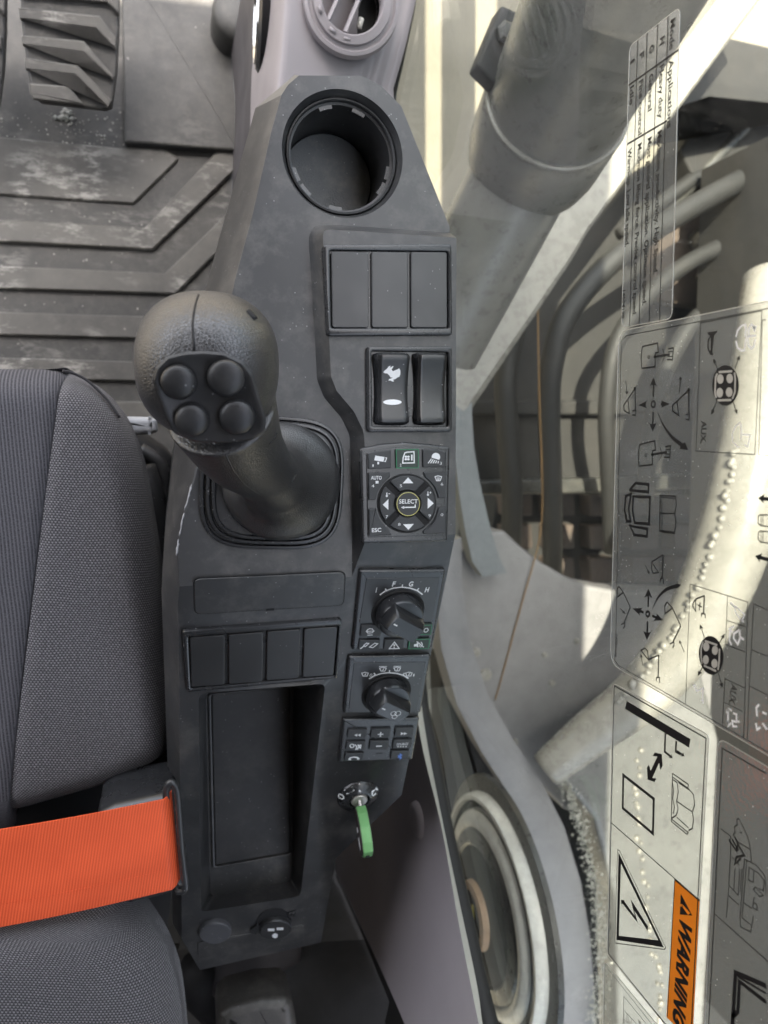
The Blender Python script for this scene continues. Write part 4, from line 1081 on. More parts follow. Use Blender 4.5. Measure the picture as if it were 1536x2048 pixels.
bl_ = mb.build('seat_belt', M['belt'], None, 60); tag(bl_, 'bright orange seat belt webbing pulled across the grey seat', 'seat belt')
# stitched lines on the belt
for g in (.27, .76):
    mb = MB()
    for i in range(8, 56):
        s0 = i / 58; s1 = s0 + .009
        def bp(s): 
            a = Vector(A0) * (1 - s) + Vector(A1) * s; c = Vector(C0) * (1 - s) + Vector(C1) * s; p = a * (1 - g) + c * g
            return PBL.p3(p, .006 + .004 * math.sin(s * 3.0) - .0008 * (2 * g - 1) ** 2 + .0007 * math.sin(g * 7 + s * 4) - .0003)
        if s1 < .95: tube(mb, [bp(s0), bp(s1)], .00028, 5)
    so_ = mb.build('stitching', M['belt'], bl_, None); so_['kind'] = 'stuff'

# ================================================================== FLOOR MAT
FZ = -.625
PF_ = Plane((0, 0, FZ), (1, 0, 0), (0, 1, 0))
fm = empty('floor_mat', at_z(200, 450, FZ), 'muddy black rubber floor mat with stepped ribs', 'floor mat')
mb = MB(); plate(mb, PF_, [(-.8, -.45), (.165, -.45), (.17, .62), (-.8, .62)], -.004, .004, .002, .01); mb.build('mat_sheet', M['mat'], fm)
ribs = [[(-300, 378), (0, 393), (268, 411), (358, 322), (330, 300), (240, 300), (-300, 250)],
        [(-300, 430), (0, 443), (290, 459), (440, 300), (560, 210), (585, 240), (465, 349), (306, 503), (0, 487), (-300, 472)],
        [(-300, 520), (0, 535), (330, 549), (600, 290), (640, 330), (420, 522), (351, 591), (0, 580), (-300, 565)],
        [(-300, 612), (0, 626), (480, 640), (480, 684), (0, 672), (-300, 658)],
        [(-300, 704), (0, 716), (480, 730), (480, 768), (0, 758), (-300, 745)],
        [(-300, 792), (0, 800), (480, 806), (480, 842), (0, 838), (-300, 832)]]
for i, r_ in enumerate(ribs):
    mb = MB(); plate(mb, PF_, PF_.poly(r_), .003, .012 if i else .009, .002, .003, seg=1, lip=False); mb.build('rib', M['tread'], fm, 20)
# crumbs of dried mud
mb = MB(); rnd = random.Random(3)
def crumb(c, s):
    ph = [rnd.uniform(.6, 1.2) for _ in range(8)]
    vs = [Vector(c) + Vector((x * s * ph[i % 8], y * s * ph[(i + 3) % 8], (z + .6) * s * .6 * ph[(i + 5) % 8])) for i, (x, y, z) in enumerate([(1, 0, 0), (0, 1, 0), (-1, 0, 0), (0, -1, 0), (0, 0, 1), (0, 0, -1)])]
    mb.add(vs, [(0, 1, 4), (1, 2, 4), (2, 3, 4), (3, 0, 4), (1, 0, 5), (2, 1, 5), (3, 2, 5), (0, 3, 5)])
for _ in range(230):
    u = rnd.gauss(130, 120); v = rnd.choice((rnd.uniform(225, 330), rnd.uniform(330, 700), rnd.uniform(225, 290))); 
    if 0 < u < 470: crumb(at_z(u, v, FZ + .004), rnd.choice((.0008, .0012, .0012, .0018)))
for _ in range(40): crumb(at_z(128 + rnd.gauss(0, 9), 232 + rnd.gauss(0, 6), FZ + .005), rnd.uniform(.0015, .0045))
gr = mb.build('mud_crumbs', M['grit'], None, None); tag(gr, 'scattered dried mud crumbs on the floor mat', 'mud', kind='stuff')

# ================================================================== PEDALS
Zp = zoomed(0, 0, 300 / 1536)
def pedal(dx, label):
    c = at_z(140, 110, -.50); pl = Plane(c, (1, 0, 0), (0, 1, .22))
    root = empty('travel_pedal', at_z(140 + dx, 110, -.55), label, 'pedal')
    sh = lambda pts: [(u + dx, v) for u, v in pts]
    mb = MB(); plate(mb, pl, pl.poly(sh([(38, -90), (240, -90), (238, 60), (234, 140), (224, 214), (210, 219), (80, 204), (62, 188), (52, 120), (42, 40)])), -.014, -.001, .003, .004); mb.build('pedal_pad', M['mat'], root)
    for r_ in ([(195, -40), (1100, 40), (1222, 168), (1230, -60), (1100, -160), (195, -250)], [(195, 88), (1022, 176), (1196, 390), (1190, 522), (985, 310), (210, 208)], [(228, 372), (862, 430), (1168, 790), (1160, 832), (860, 552), (235, 472)],
               [(258, 600), (800, 680), (1152, 1040), (1110, 1112), (770, 780), (268, 722)], [(298, 860), (710, 890), (862, 1082), (345, 1022), (308, 960)]):
        mb = MB(); plate(mb, pl, pl.poly(sh(Zp(r_))), -.002, .006, .0015, .001); mb.build('tread_bar', M['tread'], root)
    mb = MB(); tube(mb, [at_z(140 + dx, 40, -.52), at_z(140 + dx, 30, -.62)], .012, 10); mb.build('pedal_arm', M['frame'], root)
pedal(0, 'black travel pedal with chevron treads beside the flat footrest')
pedal(-228, 'travel pedal cut off by the left edge of the picture')
fr_ = empty('footrest_plate', at_z(370, 150, FZ), 'smooth dusty rubber footrest plate in front of the console', 'footrest')
PR = Plane((0, 0, FZ + .012), (1, 0, 0), (0, 1, 0))
mb = MB(); plate(mb, PR, PR.poly([(243, -80), (250, 289), (478, 306), (486, 100), (487, -80)]), -.01, .008, .003, .004); mb.build('plate', M['footrest'], fr_)
mb = MB(); lathe(mb, at_z(478, 30, -.56), (0, 0, 1), [(.034, -.05), (.034, .0), (.030, .008), (.018, .012)], 36); mb.build('rubber_stop', M['footrest'], fr_, 50)
mb = MB(); plate(mb, PR, PR.poly([(487, -80), (489, 180), (478, 300), (500, 310), (512, 180), (506, -80)]), -.01, .02, .004, .003); mb.build('edge_strip', M['trimdark'], fr_)

# ================================================================== DASH TRIM, VENT
dt = empty('dash_trim', at_z(680, 90, -.3), 'mauve grey moulded dash trim ahead of the cup holder', 'trim')
NU, NV = 40, 30; vs = []
def lft(v): return interp([(-120, 500), (0, 510), (110, 507), (150, 503), (260, 500), (420, 500)], v)
def rgt(v): return interp([(-120, 850), (0, 832), (90, 812), (180, 786), (300, 800), (420, 860)], v)
for j in range(NV):
    v = -120 + 540 * j / (NV - 1)
    for i in range(NU):
        t = i / (NU - 1); u = lft(v) + (rgt(v) - lft(v)) * t
        z = -.20 - .16 * max(0, (0.22 - t) / .22) ** 2.2 - .03 * t - .012 * (v - 100) / 200
        if t > .72: z += .0018 * math.sin((t - .72) / .28 * 2 * math.pi * 2.5)
        vs.append(at_z(u, v, z))
mb = MB(); mb.add(vs, [(j * NU + i, j * NU + i + 1, (j + 1) * NU + i + 1, (j + 1) * NU + i) for j in range(NV - 1) for i in range(NU - 1)])
o = mb.build('trim_panel', M['trim'], dt, 180)
mb = MB(); mb.loops([[vs[j * NU] for j in range(NV)], [vs[j * NU] + Vector((0, 0, -.25)) for j in range(NV)]], False, False, closed=False); mb.build('trim_side', M['trimdark'], dt, 180)
va = empty('air_vent', at_z(700, 18, -.2), 'round air vent with slanted slats in the dash trim', 'air vent')
vc = at_z(704, 4, -.195); vn = (CAM - vc).normalized() * .5 + Vector((0, 0, .9)); vn.normalize()
mb = MB(); lathe(mb, vc, vn, [(.043, -.008), (.042, .001), (.039, .002), (.037, .0), (.0345, .0), (.034, .004), (.0275, .006), (.0262, .004), (.0255, -.02)], 56, False, False); mb.build('vent_ring', M['trim'], va, 35)
mb = MB(); lathe(mb, vc - vn * .02, vn, [(.0256, .012), (.0256, 0), (.02, -.001)], 40, False, True); mb.build('vent_duct', M['gap'], va)
VP = Plane(vc, Vector((1, 0, 0)), vn.cross(Vector((1, 0, 0))))
if VP.n.dot(vn) < 0: VP = Plane(vc, VP.ex * -1, VP.ey)
for (a, b) in (((656, 42), (698, -52)), ((690, 66), (734, -40))):
    A_ = VP.hit(*a); B_ = VP.hit(*b); d_ = (B_ - A_).normalized(); s_ = vn.cross(d_).normalized()
    L = []
    for P_ in (A_, B_): L.append([P_ + s_ * x + vn * z for x, z in ((-.0016, -.012), (-.0022, .002), (-.0010, .0045), (.0014, .004), (.0024, .001), (.0016, -.012))])
    mb = MB(); mb.loops(L); mb.build('slat', M['trim'], va, 30)
for a in (200, 235, 262, 290, 318, 345, 20):
    A_ = vc + (VP.ex * math.cos(math.radians(a)) + VP.ey * math.sin(math.radians(a))) * .0305
    t_ = (-VP.ex * math.sin(math.radians(a)) + VP.ey * math.cos(math.radians(a)))
    mb = MB(); tube(mb, [A_ - t_ * .003 + vn * .004, A_ + t_ * .003 + vn * .004], .0014, 8); mb.build('rim_lug', M['trim'], va, 180)
mb = MB(); tube(mb, [VP.p3(VP.p2(726, 32), -.006), VP.p3(VP.p2(721, 52), -.006)], .0026, 8); mb.build('vane_pivot', M['trimpale'], va, 180)
# second vent seen edge on at the trim's flank
sv = empty('flank_vent', at_z(512, 60, -.28), 'round chrome-rimmed vent seen edge-on at the dash flank', 'air vent')
fn = Vector((-1, .04, -.06)).normalized(); fc_ = at_z(520, 30, -.29)
mb = MB(); lathe(mb, fc_, fn, [(.052, -.012), (.050, .0), (.046, .003), (.043, -.001)], 48, False, False); mb.build('rim', M['gloss'], sv, 40)
mb = MB(); lathe(mb, fc_, fn, [(.0435, .002), (.0415, .0048), (.0395, .002)], 48, False, False); mb.build('chrome_rim', M['chrome'], sv, 60)
mb = MB(); lathe(mb, fc_, fn, [(.041, -.008), (.041, .0), (.03, .001)], 40, False, True); mb.build('vent_face', M['gap'], sv, 60)

# ================================================================== CAB SIDE WALL
XW = .236
seal_px = [(838, -150), (826, -60), (818, 10), (806, 60), (796, 120), (785, 190)]
seal_lo = [(842, 1380), (851, 1440), (868, 1520), (890, 1640), (925, 1800), (965, 1980), (985, 2060), (1015, 2200)]
wf = empty('cab_side_wall', (XW, -.4, -.5), 'mauve grey cab side wall below the window at the rear', 'wall')
def wallpatch(name, toppx, botpx, mat, x0, x1, parent, n=24):
    T = spline([(u, v, 0) for u, v in toppx], 6); B = spline([(u, v, 0) for u, v in botpx], 6); m_ = min(len(T), len(B)); vs = []
    R_ = 8
    for i in range(m_):
        a = at_x(T[int(i * (len(T) - 1) / (m_ - 1))].x, T[int(i * (len(T) - 1) / (m_ - 1))].y, x0); b = at_x(B[int(i * (len(B) - 1) / (m_ - 1))].x, B[int(i * (len(B) - 1) / (m_ - 1))].y, x1)
        for k in range(R_): vs.append(a * (1 - k / (R_ - 1)) + b * (k / (R_ - 1)))
    mb = MB(); mb.add(vs, [(i * R_ + k, i * R_ + k + 1, (i + 1) * R_ + k + 1, (i + 1) * R_ + k) for i in range(m_ - 1) for k in range(R_ - 1)])
    return mb.build(name, mat, parent, 180)
wallpatch('wall_panel', [(826, 1380), (846, 1500), (884, 1660), (918, 1850), (960, 2060), (996, 2220)], [(560, 1400), (600, 1560), (668, 1735), (740, 1890), (812, 2055), (880, 2230)], M['walltrim'], XW - .004, XW - .03, wf)
wallpatch('window_ledge', [(838, 1380), (850, 1450), (886, 1640), (921, 1800), (962, 1985), (1005, 2200)], [(826, 1380), (842, 1480), (876, 1650), (912, 1850), (952, 2060), (992, 2220)], M['trimpale'], XG - .004, XW - .004, wf)
wallpatch('wall_foot', [(560, 1402), (600, 1562), (668, 1737), (740, 1892), (812, 2057), (880, 2232)], [(540, 1424), (576, 1584), (640, 1759), (712, 1914), (784, 2079), (852, 2254)], M['seal'], XW - .029, XW - .040, wf)
# screw cap in the wall panel
mb = MB(); pc_ = at_x(838, 1640, XW - .006); lathe(mb, pc_, (-1, 0, .1), [(.02, -.004), (.018, .003), (.012, .005), (.004, .005)], 28); mb.build('screw_cap', M['walltrim'], wf, 60)
# rear floor box behind the console
rb = empty('rear_floor_box', at_z(700, 1950, -.6), 'dark grey moulded floor box behind the console', 'floor box')
mb = MB(); mb.add([at_z(620, 1600, -.60), at_x(668, 1737, XW - .033) + Vector((.05, 0, -.002)), at_x(740, 1892, XW - .033) + Vector((.05, 0, -.002)), at_x(812, 2057, XW - .033) + Vector((.05, 0, -.002)), at_x(880, 2232, XW - .033) + Vector((.05, 0, -.002)), at_z(300, 2260, -.36), at_z(330, 1900, -.52), at_z(360, 1640, -.60)], [(0, 1, 2, 6, 7), (2, 3, 4, 5, 6)]); mb.build('box_cover', M['floordark'], rb, 10)
mb = MB(); tube(mb, [at_z(590, 2046, -.385) + Vector((0, 0, 0)), at_z(800, 1995, -.30)], .0018, 6); mb.build('cover_joint', M['trimdark'], rb)
mb = MB(); tube(mb, [at_z(395, 1930, -.36), at_z(400, 1990, -.385), at_z(430, 2020, -.40)], .02, 12); tbx = mb.build('cable_boot', M['gap'], rb, 180)
# pedestal and rear bracket
pd = empty('console_pedestal', (.06, -.45, -.55), 'dark pedestal post under the rear end of the console', 'pedestal')
mb = MB(); plate(mb, Plane((0, 0, -.45), (1, 0, 0), (0, 1, 0)), [(at_z(400, 1900, -.36).x, -.40), (at_z(612, 1900, -.36).x, -.40), (at_z(606, 1990, -.36).x, at_z(606, 1985, -.36).y), (at_z(420, 2005, -.36).x, at_z(420, 2012, -.36).y)], -.18, .09, .01, .02); mb.build('post', M['trimdark'], pd, 40)
gbx = empty('rear_armrest_pivot', at_z(515, 2040, -.3), 'rounded grey plastic pivot cover at the bottom edge', 'pivot cover')
PV = Plane((0, 0, -.30), (1, 0, 0), (0, 1, -.15))
mb = MB(); plate(mb, PV, PV.poly([(436, 2060), (440, 2032), (460, 2016), (520, 2000), (575, 1997), (588, 2010), (596, 2060), (600, 2140), (440, 2150)]), -.06, .0, .009, .006, seg=5); mb.build('cover_shell', plastic('worn_grey_plastic', (.05, .047, .043), .42, 900, .4, .0005, dust=.3), gbx, 50)
mb = MB(); plate(mb, Plane((0, 0, -.5), (1, 0, 0), (0, 1, 0)), Plane((0, 0, -.5), (1, 0, 0), (0, 1, 0)).poly([(310, 1912), (362, 1905), (364, 1940), (318, 1945)]), -.03, .0, .003, .003); mb.build('rail_end', M['steel'], rb)

# ================================================================== SIDE WINDOW
win = empty('side_window', (XG, 0, -.2), 'large side window pane covered in clear safety stickers', 'window')
gl_poly = []
lower = [PG.p2(u, v) for u, v in [(838, -150), (818, 10), (796, 120), (778, 230)]] + [PG.p2(792, 420), PG.p2(815, 800), PG.p2(828, 1150)] + [PG.p2(u, v) for u, v in seal_lo]
smax = max(p[0] for p in lower); smin = min(p[0] for p in lower)
gl_poly = lower + [(smax, .42), (smin, .42)]
mb = MB(); p = ccw(gl_poly); mb.loops([[PG.p3(q, -.005) for q in p], [PG.p3(q, 0) for q in p]]); mb.build('pane', M['glass'], win, None)
mb = MB(); sl = spline([PG.p3(q, .003) for q in lower], 5); tube(mb, sl, .0095, 12); mb.build('seal', M['seal'], win, 180)

# ================================================================== DECALS ON THE WINDOW
HG = .0006; HI = .0009
def decal(name, film, label, r=.004, edge=True):
    p = ccw(PG.poly(film)); c = PG.p3((sum(q[0] for q in p) / len(p), min(q[1] for q in p)))
    root = empty(name, c, label, 'sticker')
    mb = MB(); pr = rounded(p, r, 5); mb.loops([[PG.p3(q, .0002) for q in pr], [PG.p3(q, HG) for q in pr]], False, True); mb.build('film', M['film'], root, None)
    if edge:
        mb = MB(); ribbon(mb, PG, pr, .00024, HG + .0001, True); mb.build('film_edge', M['filmedge'], root, None, fix=False)
    return root
class Art:
    def __init__(s, z=None): s.m = {}; s.z = z or (lambda p: p); s.g = ''
    def mb(s, c): return s.m.setdefault(c if c == 'black' else c + s.g, MB())
    def st(s, pts, w, c='black', closed=False): stroke(s.mb(c), PG, s.z(pts), w, HI, closed, k=WK)
    def fl(s, pts, c='black', h=0): fill(s.mb(c), PG, s.z(pts), HI + h)
    def tx(s, t, a, b, cap, c='black', bold=0.0, shear=0.0): letters(s.mb(c), PG, t, *s.z([a, b]), cap, HI + .0001, bold, shear)
    def arrow(s, a, b, w, hw, hl, c='black'):
        A, B = Vector(a), Vector(b); d = (B - A).normalized(); n_ = Vector((-d.y, d.x)); C_ = B - d * hl
        s.st([a, tuple(C_ + d * hl * .3)], w, c); s.fl([tuple(B), tuple(C_ + n_ * hw), tuple(C_ + d * hl * .25), tuple(C_ - n_ * hw)], c)
    def done(s, root, names):
        for c, mb_ in s.m.items(): mb_.build(names.get(c.split('#')[0], 'print'), M[c.split('#')[0]], root, None, fix=False)
WK = .00034          # metres on the glass per photo pixel of stroke width
# ---- mode sticker
d1 = decal('mode_sticker', [(1261, 93), (1362, 14), (1346, 637), (1245, 656)], 'clear sticker listing engine modes H, G, F and I', .004)
a = Art()
for x0, y0, x1, y1 in ((1339, 33, 1322, 641), (1318, 49, 1301, 645), (1297, 66, 1281, 649), (1278, 81, 1262, 653)): a.st([(x0, y0), (x1, y1)], 2.0)
a.st([(1260, 171), (1360, 100)], 3.0); a.st([(1257, 289), (1337, 242)], 3.0)
def vt(s_, u0, v0, u1, v1, cap, bold=.022): a.tx(s_, (u0, v0), (u1, v1), cap, 'black', bold)
CP = .0036; BD = .008
vt('Mode', 1349, 38, 1346, 99, CP); vt('Applications', 1346, 119, 1342, 256, CP)
vt('H', 1328, 74, 1327, 90, CP, .04); vt('Heavy duty', 1327, 130, 1324, 236, CP); vt('Maximum productivity. High Speed.', 1323, 262, 1314, 548, CP)
vt('G', 1307, 90, 1306, 106, CP, .04); vt('General', 1306, 148, 1303, 222, CP); vt('Most general application. Optimum speed.', 1303, 275, 1292, 610, CP)
vt('F', 1287, 105, 1287, 117, CP, .04); vt('Fine control', 1286, 160, 1283, 270, CP); vt('Maximum lifting force. Precise control speed.', 1283, 287, 1272, 632, CP)
vt('I', 1268, 120, 1268, 126, CP, .04); vt('Idle', 1267, 172, 1266, 209, CP); vt('Warm-up. Low idle speed.', 1263, 297, 1257, 493, CP)
vt('14554198', 1251, 580, 1249, 637, .0024)
a.done(d1, {'black': 'lettering'})
# ---- control pattern sticker
Zg = zoomed(860, 600, 676 / 1536)
d2 = decal('control_pattern_sticker', [(1239, 663), (1640, 582), (1628, 1562), (1222, 1327)], 'large clear sticker of joystick control pattern symbols', .010)
a = Art()
a.st([(1640, 598), (1256, 671), (1245, 683), (1234, 1300), (1232, 1320), (1240, 1331), (1628, 1555)], 1.2)
a.st([(1404, 646), (1395, 902), (1513, 909), (1527, 622)], 1.2, closed=True)
a.st([(1536, 640), (1528, 640), (1521, 910), (1640, 918)], 1.2)
a.z = Zg
def cab_icon(cx, cy):
    o = lambda pts: [(x + cx, y + cy) for x, y in pts]
    a.st(o([(-32, 58), (-36, 10), (-30, -40), (40, -56), (43, -14), (30, -12), (28, 52), (-32, 58)]), 2.2); a.st(o(ell((0, 8), 5, 6, 10)), 1.4, closed=True)
    a.st(o([(28, 6), (95, -5)]), 3.4); a.st(o([(88, -30), (112, -34), (108, 20), (82, 18)]), 2.2); a.st(o([(88, -16), (110, -18)]), 1.6); a.st(o([(86, 4), (108, 4)]), 1.6)
    a.st(o([(62, -30), (74, 2), (60, 32)]), 1.3); fill(a.mb('black'), PG, Zg(o(ell((28, 6), 6, 7, 10))), HI)
cab_icon(1001, 252); cab_icon(988, 696)
C0_ = (1021, 474)
for b in ((1022, 352), (1096, 472), (1018, 598), (953, 478)):
    d_ = Vector(b) - Vector(C0_); st_ = Vector(C0_) + d_.normalized() * 34
    L_ = d_.length; s_ = tuple(st_); a.arrow(s_, b, 4.0, 17, 40)
a.st(ell(C0_, 9, 14, 18), 3.4, closed=True)
def boom_icon(pts, w=2.2): a.st(pts, w)
boom_icon([(938, 402), (886, 480), (888, 502), (912, 516), (906, 452)]); boom_icon([(938, 402), (940, 502)], 2.8); a.st([(926, 504), (942, 502), (940, 524), (926, 522)], 2.0); a.arrow((896, 366), (902, 430), 1.6, 8, 16); fill(a.mb('black'), PG, Zg(ell((938, 402), 6, 7, 10)), HI)
boom_icon([(1183, 408), (1108, 480), (1110, 505), (1138, 524), (1128, 456)]); boom_icon([(1183, 408), (1182, 516)], 2.8); a.st([(1170, 520), (1186, 518), (1184, 544), (1170, 542)], 2.0); a.arrow((1140, 420), (1146, 348), 1.6, 8, 16); fill(a.mb('black'), PG, Zg(ell((1183, 408), 7, 8, 10)), HI)
def swoosh(pts, w0, w1, c='black'):
    P = [Vector((x, y, 0)) for x, y in pts]; Q = spline(P, 8); n_ = len(Q)
    L1 = []; L2 = []
    for i, q in enumerate(Q):
        t = (Q[min(i + 1, n_ - 1)] - Q[max(i - 1, 0)]).normalized(); nn_ = Vector((-t.y, t.x, 0)); w_ = w0 + (w1 - w0) * i / (n_ - 1)
        L1.append((q.x + nn_.x * w_, q.y + nn_.y * w_)); L2.append((q.x - nn_.x * w_, q.y - nn_.y * w_))
    for i in range(n_ - 1): a.fl([L1[i], L1[i + 1], L2[i + 1], L2[i]], c)
    t = (Q[-1] - Q[-4]).normalized(); nn_ = Vector((-t.y, t.x, 0)); e = Q[-1]
    a.fl([(e.x + nn_.x * 20, e.y + nn_.y * 20), (e.x + t.x * 36, e.y + t.y * 36), (e.x - nn_.x * 20, e.y - nn_.y * 20)], c)
swoosh([(1040, 508), (1066, 566), (1104, 620), (1152, 660)], 1, 9)
# seat and open book
for q in ([(916, 860), (940, 832), (1000, 838), (998, 872), (916, 864)], [(930, 892), (1006, 896), (1002, 1018), (936, 1012), (926, 952)], [(896, 890), (920, 882), (908, 950), (918, 1004), (900, 1004), (890, 950)], [(914, 1026), (994, 1040), (992, 1074), (934, 1066)]):
    a.st(q, 4.6, closed=True)
a.st([(1052, 888), (1122, 892), (1126, 930), (1118, 968), (1124, 1010), (1118, 1060), (1050, 1052)], 2.0, closed=True); a.st([(1052, 968), (1118, 970)], 2.0); a.st([(1054, 896), (1120, 902)], 1.4); a.st([(1052, 1046), (1116, 1054)], 1.4); a.st([(1060, 890), (1062, 1050)], 1.6)
# horn, knob with four buttons, AUX
a.fl([(1268, 148), (1312, 140), (1312, 148), (1298, 160), (1290, 240), (1282, 240), (1284, 166), (1270, 158)]); a.st([(1284, 166), (1272, 180), (1270, 216), (1276, 234), (1286, 238)], 2.4); a.fl([(1278, 242), (1294, 240), (1294, 250), (1278, 250)])
def four_knob(z, c, rx, ry, rot=0):
    a.z = z
    a.fl(ell(c, rx, ry, 40, rot=rot))
def knob_white(z, quads, dots):
    a.z = z
    for q in quads: a.st(q, 2.6, 'filmedge')
    for c, rx, ry in dots: a.fl(ell(c, rx, ry, 20), 'filmedge', .0002)
four_knob(Zg, (1350, 388), 61, 92)
Zm = zoomed(1380, 580, 156 / 841)
a.z = Zm
def fq(q, c='filmedge'): 
    p_ = [Vector(x) for x in PG.poly(Zm(q))]; ribbon(a.mb(c), PG, p_, 3.0 * WK / 2, HI + .0003)
fq([(332, 886), (480, 876)]); fq([(504, 890), (512, 960), (508, 1100), (480, 1174)]); fq([(468, 1186), (320, 1190)]); fq([(318, 900), (300, 940), (292, 1110), (306, 1164)])
for c in ((350, 960), (452, 954), (344, 1108), (446, 1102)): fill(a.mb('filmedge'), PG, Zm(ell(c, 36, 52, 20)), HI + .0003)
for p0, p1 in (((318, 870), (270, 736)), ((500, 846), (556, 702)), ((306, 1196), (246, 1346)), ((478, 1194), (528, 1342))): a.arrow(p0, p1, 1.7, 24, 60)
a.tx('AUX.', (170, 1410), (160, 1656), .0040, 'black', .015)
# white outline figures (claw grab)
a.g = '#1'
for q in ([(512, 508), (530, 440), (570, 390), (614, 370), (622, 430), (614, 500)], [(512, 548), (530, 620), (570, 656), (604, 652), (614, 580), (622, 520)], [(620, 505), (728, 492)], [(650, 500), (650, 420), (678, 372), (700, 384), (716, 420)], [(640, 520), (648, 600), (680, 634), (706, 610), (720, 534)]): a.st(q, 2.6, 'decalwhite')
a.fl([(738, 384), (716, 460), (690, 404)], 'decalwhite')
a.g = '#2'
for q in ([(560, 1425), (500, 1480), (470, 1560), (480, 1640), (530, 1690), (556, 1690)], [(560, 1430), (572, 1520), (566, 1620)], [(580, 1560), (668, 1562), (640, 1690), (600, 1670)]): a.st(q, 1.6, 'decalwhite')
# lower half
Zn = zoomed(1200, 1100, 336 / 1536); a.z = Zn
a.st([(588, 45), (484, 108), (484, 170), (498, 212), (548, 204), (492, 118)], 2.2); a.st([(588, 45), (582, 255)], 2.8); a.st([(594, 308), (594, 262), (566, 258), (562, 296)], 2.0); a.arrow((428, 138), (466, 222), 1.6, 14, 34)
C1_ = (450, 584)
for b in ((456, 352), (592, 642), (442, 824), (312, 534)):
    d_ = Vector(b) - Vector(C1_); a.arrow(tuple(Vector(C1_) + d_ * .28), b, 4.0, 36, 84)
a.st(ell(C1_, 16, 24, 18), 3.4, closed=True)
a.st([(290, 522), (222, 380), (186, 334), (172, 350), (174, 428), (226, 386)], 2.2); a.st([(290, 522), (232, 664)], 2.2); a.st([(206, 680), (240, 664), (238, 694), (226, 716)], 2.0); a.arrow((194, 532), (246, 584), 1.6, 14, 34)
a.st([(752, 692), (674, 526), (626, 476), (606, 510), (608, 580), (676, 530)], 2.2); a.st([(752, 692), (682, 838)], 2.6); a.st([(650, 858), (688, 840), (690, 868), (678, 896)], 2.0); a.arrow((784, 930), (738, 822), 1.6, 14, 34)
a.st([(550, 960), (456, 1000), (448, 920), (424, 896), (388, 916), (452, 1000)], 2.2); a.st([(550, 960), (544, 1160)], 2.8); a.st([(556, 1214), (558, 1166), (530, 1162), (528, 1198)], 2.0); a.arrow((404, 1056), (386, 950), 1.6, 14, 34)
swoosh([(494, 534), (540, 440), (620, 360), (722, 326)], 2, 20)
a.st([(838, 310), (1366, 474), (1328, 1710), (1314, 1696)], 1.2); a.st([(838, 310), (796, 1405)], 1.2)
a.st([(1180, 418), (1164, 862), (1344, 930)], 1.2); a.st([(1174, 642), (1358, 704)], 1.0); a.st([(1134, 1596), (1156, 1174), (1336, 1258)], 1.2); a.st([(1146, 1390), (1322, 1474)], 1.0)
a.st([(968, 416), (892, 446), (866, 480), (862, 512), (888, 556), (890, 450)], 2.2); a.st([(968, 416), (962, 576)], 2.8); a.st([(976, 620), (976, 584), (944, 578), (942, 606)], 2.0); a.st([(904, 498), (946, 520)], 2.0); a.st([(930, 478), (922, 548)], 2.0)
a.fl(ell((1030, 962), 112, 178, 40, rot=-6)); a.g = '#3'
def fn_(q): p_ = [Vector(x) for x in PG.poly(Zn(q))]; ribbon(a.mb('filmedge'), PG, p_, 3.0 * WK / 2, HI + .0003)
fn_([(976, 828), (1092, 868)]); fn_([(1112, 900), (1110, 1000), (1098, 1096)]); fn_([(1082, 1106), (968, 1054)]); fn_([(960, 836), (944, 900), (944, 980), (952, 1040)])
for c in ((990, 882), (1070, 916), (986, 1002), (1066, 1036)): fill(a.mb('filmedge'), PG, Zn(ell(c, 28, 42, 20)), HI + .0003)
for p0, p1 in (((968, 800), (928, 676)), ((1100, 860), (1156, 762)), ((962, 1050), (908, 1150)), ((1096, 1124), (1134, 1260))): a.arrow(p0, p1, 1.7, 20, 50)
a.g = '#4'
a.st([(1202, 484), (1248, 528), (1258, 580), (1310, 650), (1336, 590), (1272, 530), (1240, 512), (1214, 482)], 1.8, 'decalwhite', True); a.st([(1300, 640), (1330, 656)], 3.2, 'decalwhite')
a.g = '#5'
for q in ([(1240, 692), (1198, 722), (1226, 752)], [(1204, 742), (1196, 820)], [(1192, 812), (1216, 868)], [(1290, 728), (1240, 764), (1236, 806), (1274, 862), (1296, 800), (1290, 728)], [(1296, 790), (1330, 820)]): a.st(q, 3.0, 'decalwhite')
a.g = '#6'
a.st([(862, 1232), (894, 1290), (956, 1262), (952, 1370)], 2.4, 'decalwhite'); a.st([(862, 1232), (888, 1236), (900, 1276)], 2.0, 'decalwhite'); a.st([(934, 1372), (956, 1378), (954, 1404)], 2.2, 'decalwhite')
a.g = '#7'
for q in ([(1188, 1452), (1184, 1520), (1182, 1600)], [(1172, 1490), (1190, 1450), (1220, 1470)], [(1178, 1560), (1186, 1604), (1212, 1580)], [(1230, 1490), (1262, 1500), (1262, 1570), (1222, 1560), (1230, 1610), (1268, 1612)], [(1262, 1560), (1290, 1570)]): a.st(q, 3.0, 'decalwhite')
a.g = '#8'
for q in ([(1470, 1410), (1444, 1440), (1450, 1520)], [(1440, 1580), (1450, 1640), (1480, 1620)], [(1500, 1480), (1536, 1500)], [(1500, 1580), (1540, 1640)]): a.st(q, 3.0, 'decalwhite')
a.tx('AUX.', (1242, 1230), (1222, 1414), .0040, 'black', .01)
a.tx('14784474', (166, 772), (156, 972), .0026)
a.st([(1420, 490), (1380, 1240), (1360, 1724)], 1.2); a.st([(1420, 490), (1640, 590)], 1.2); a.st([(1398, 910), (1640, 1010)], 1.2); a.st([(1378, 1240), (1640, 1370)], 1.2)
Ze = zoomed(1380, 940, 156 / 592); a.z = Ze
a.arrow((640, 225), (528, 212), 5.0, 36, 50); a.arrow((640, 690), (506, 652), 5.0, 36, 50)
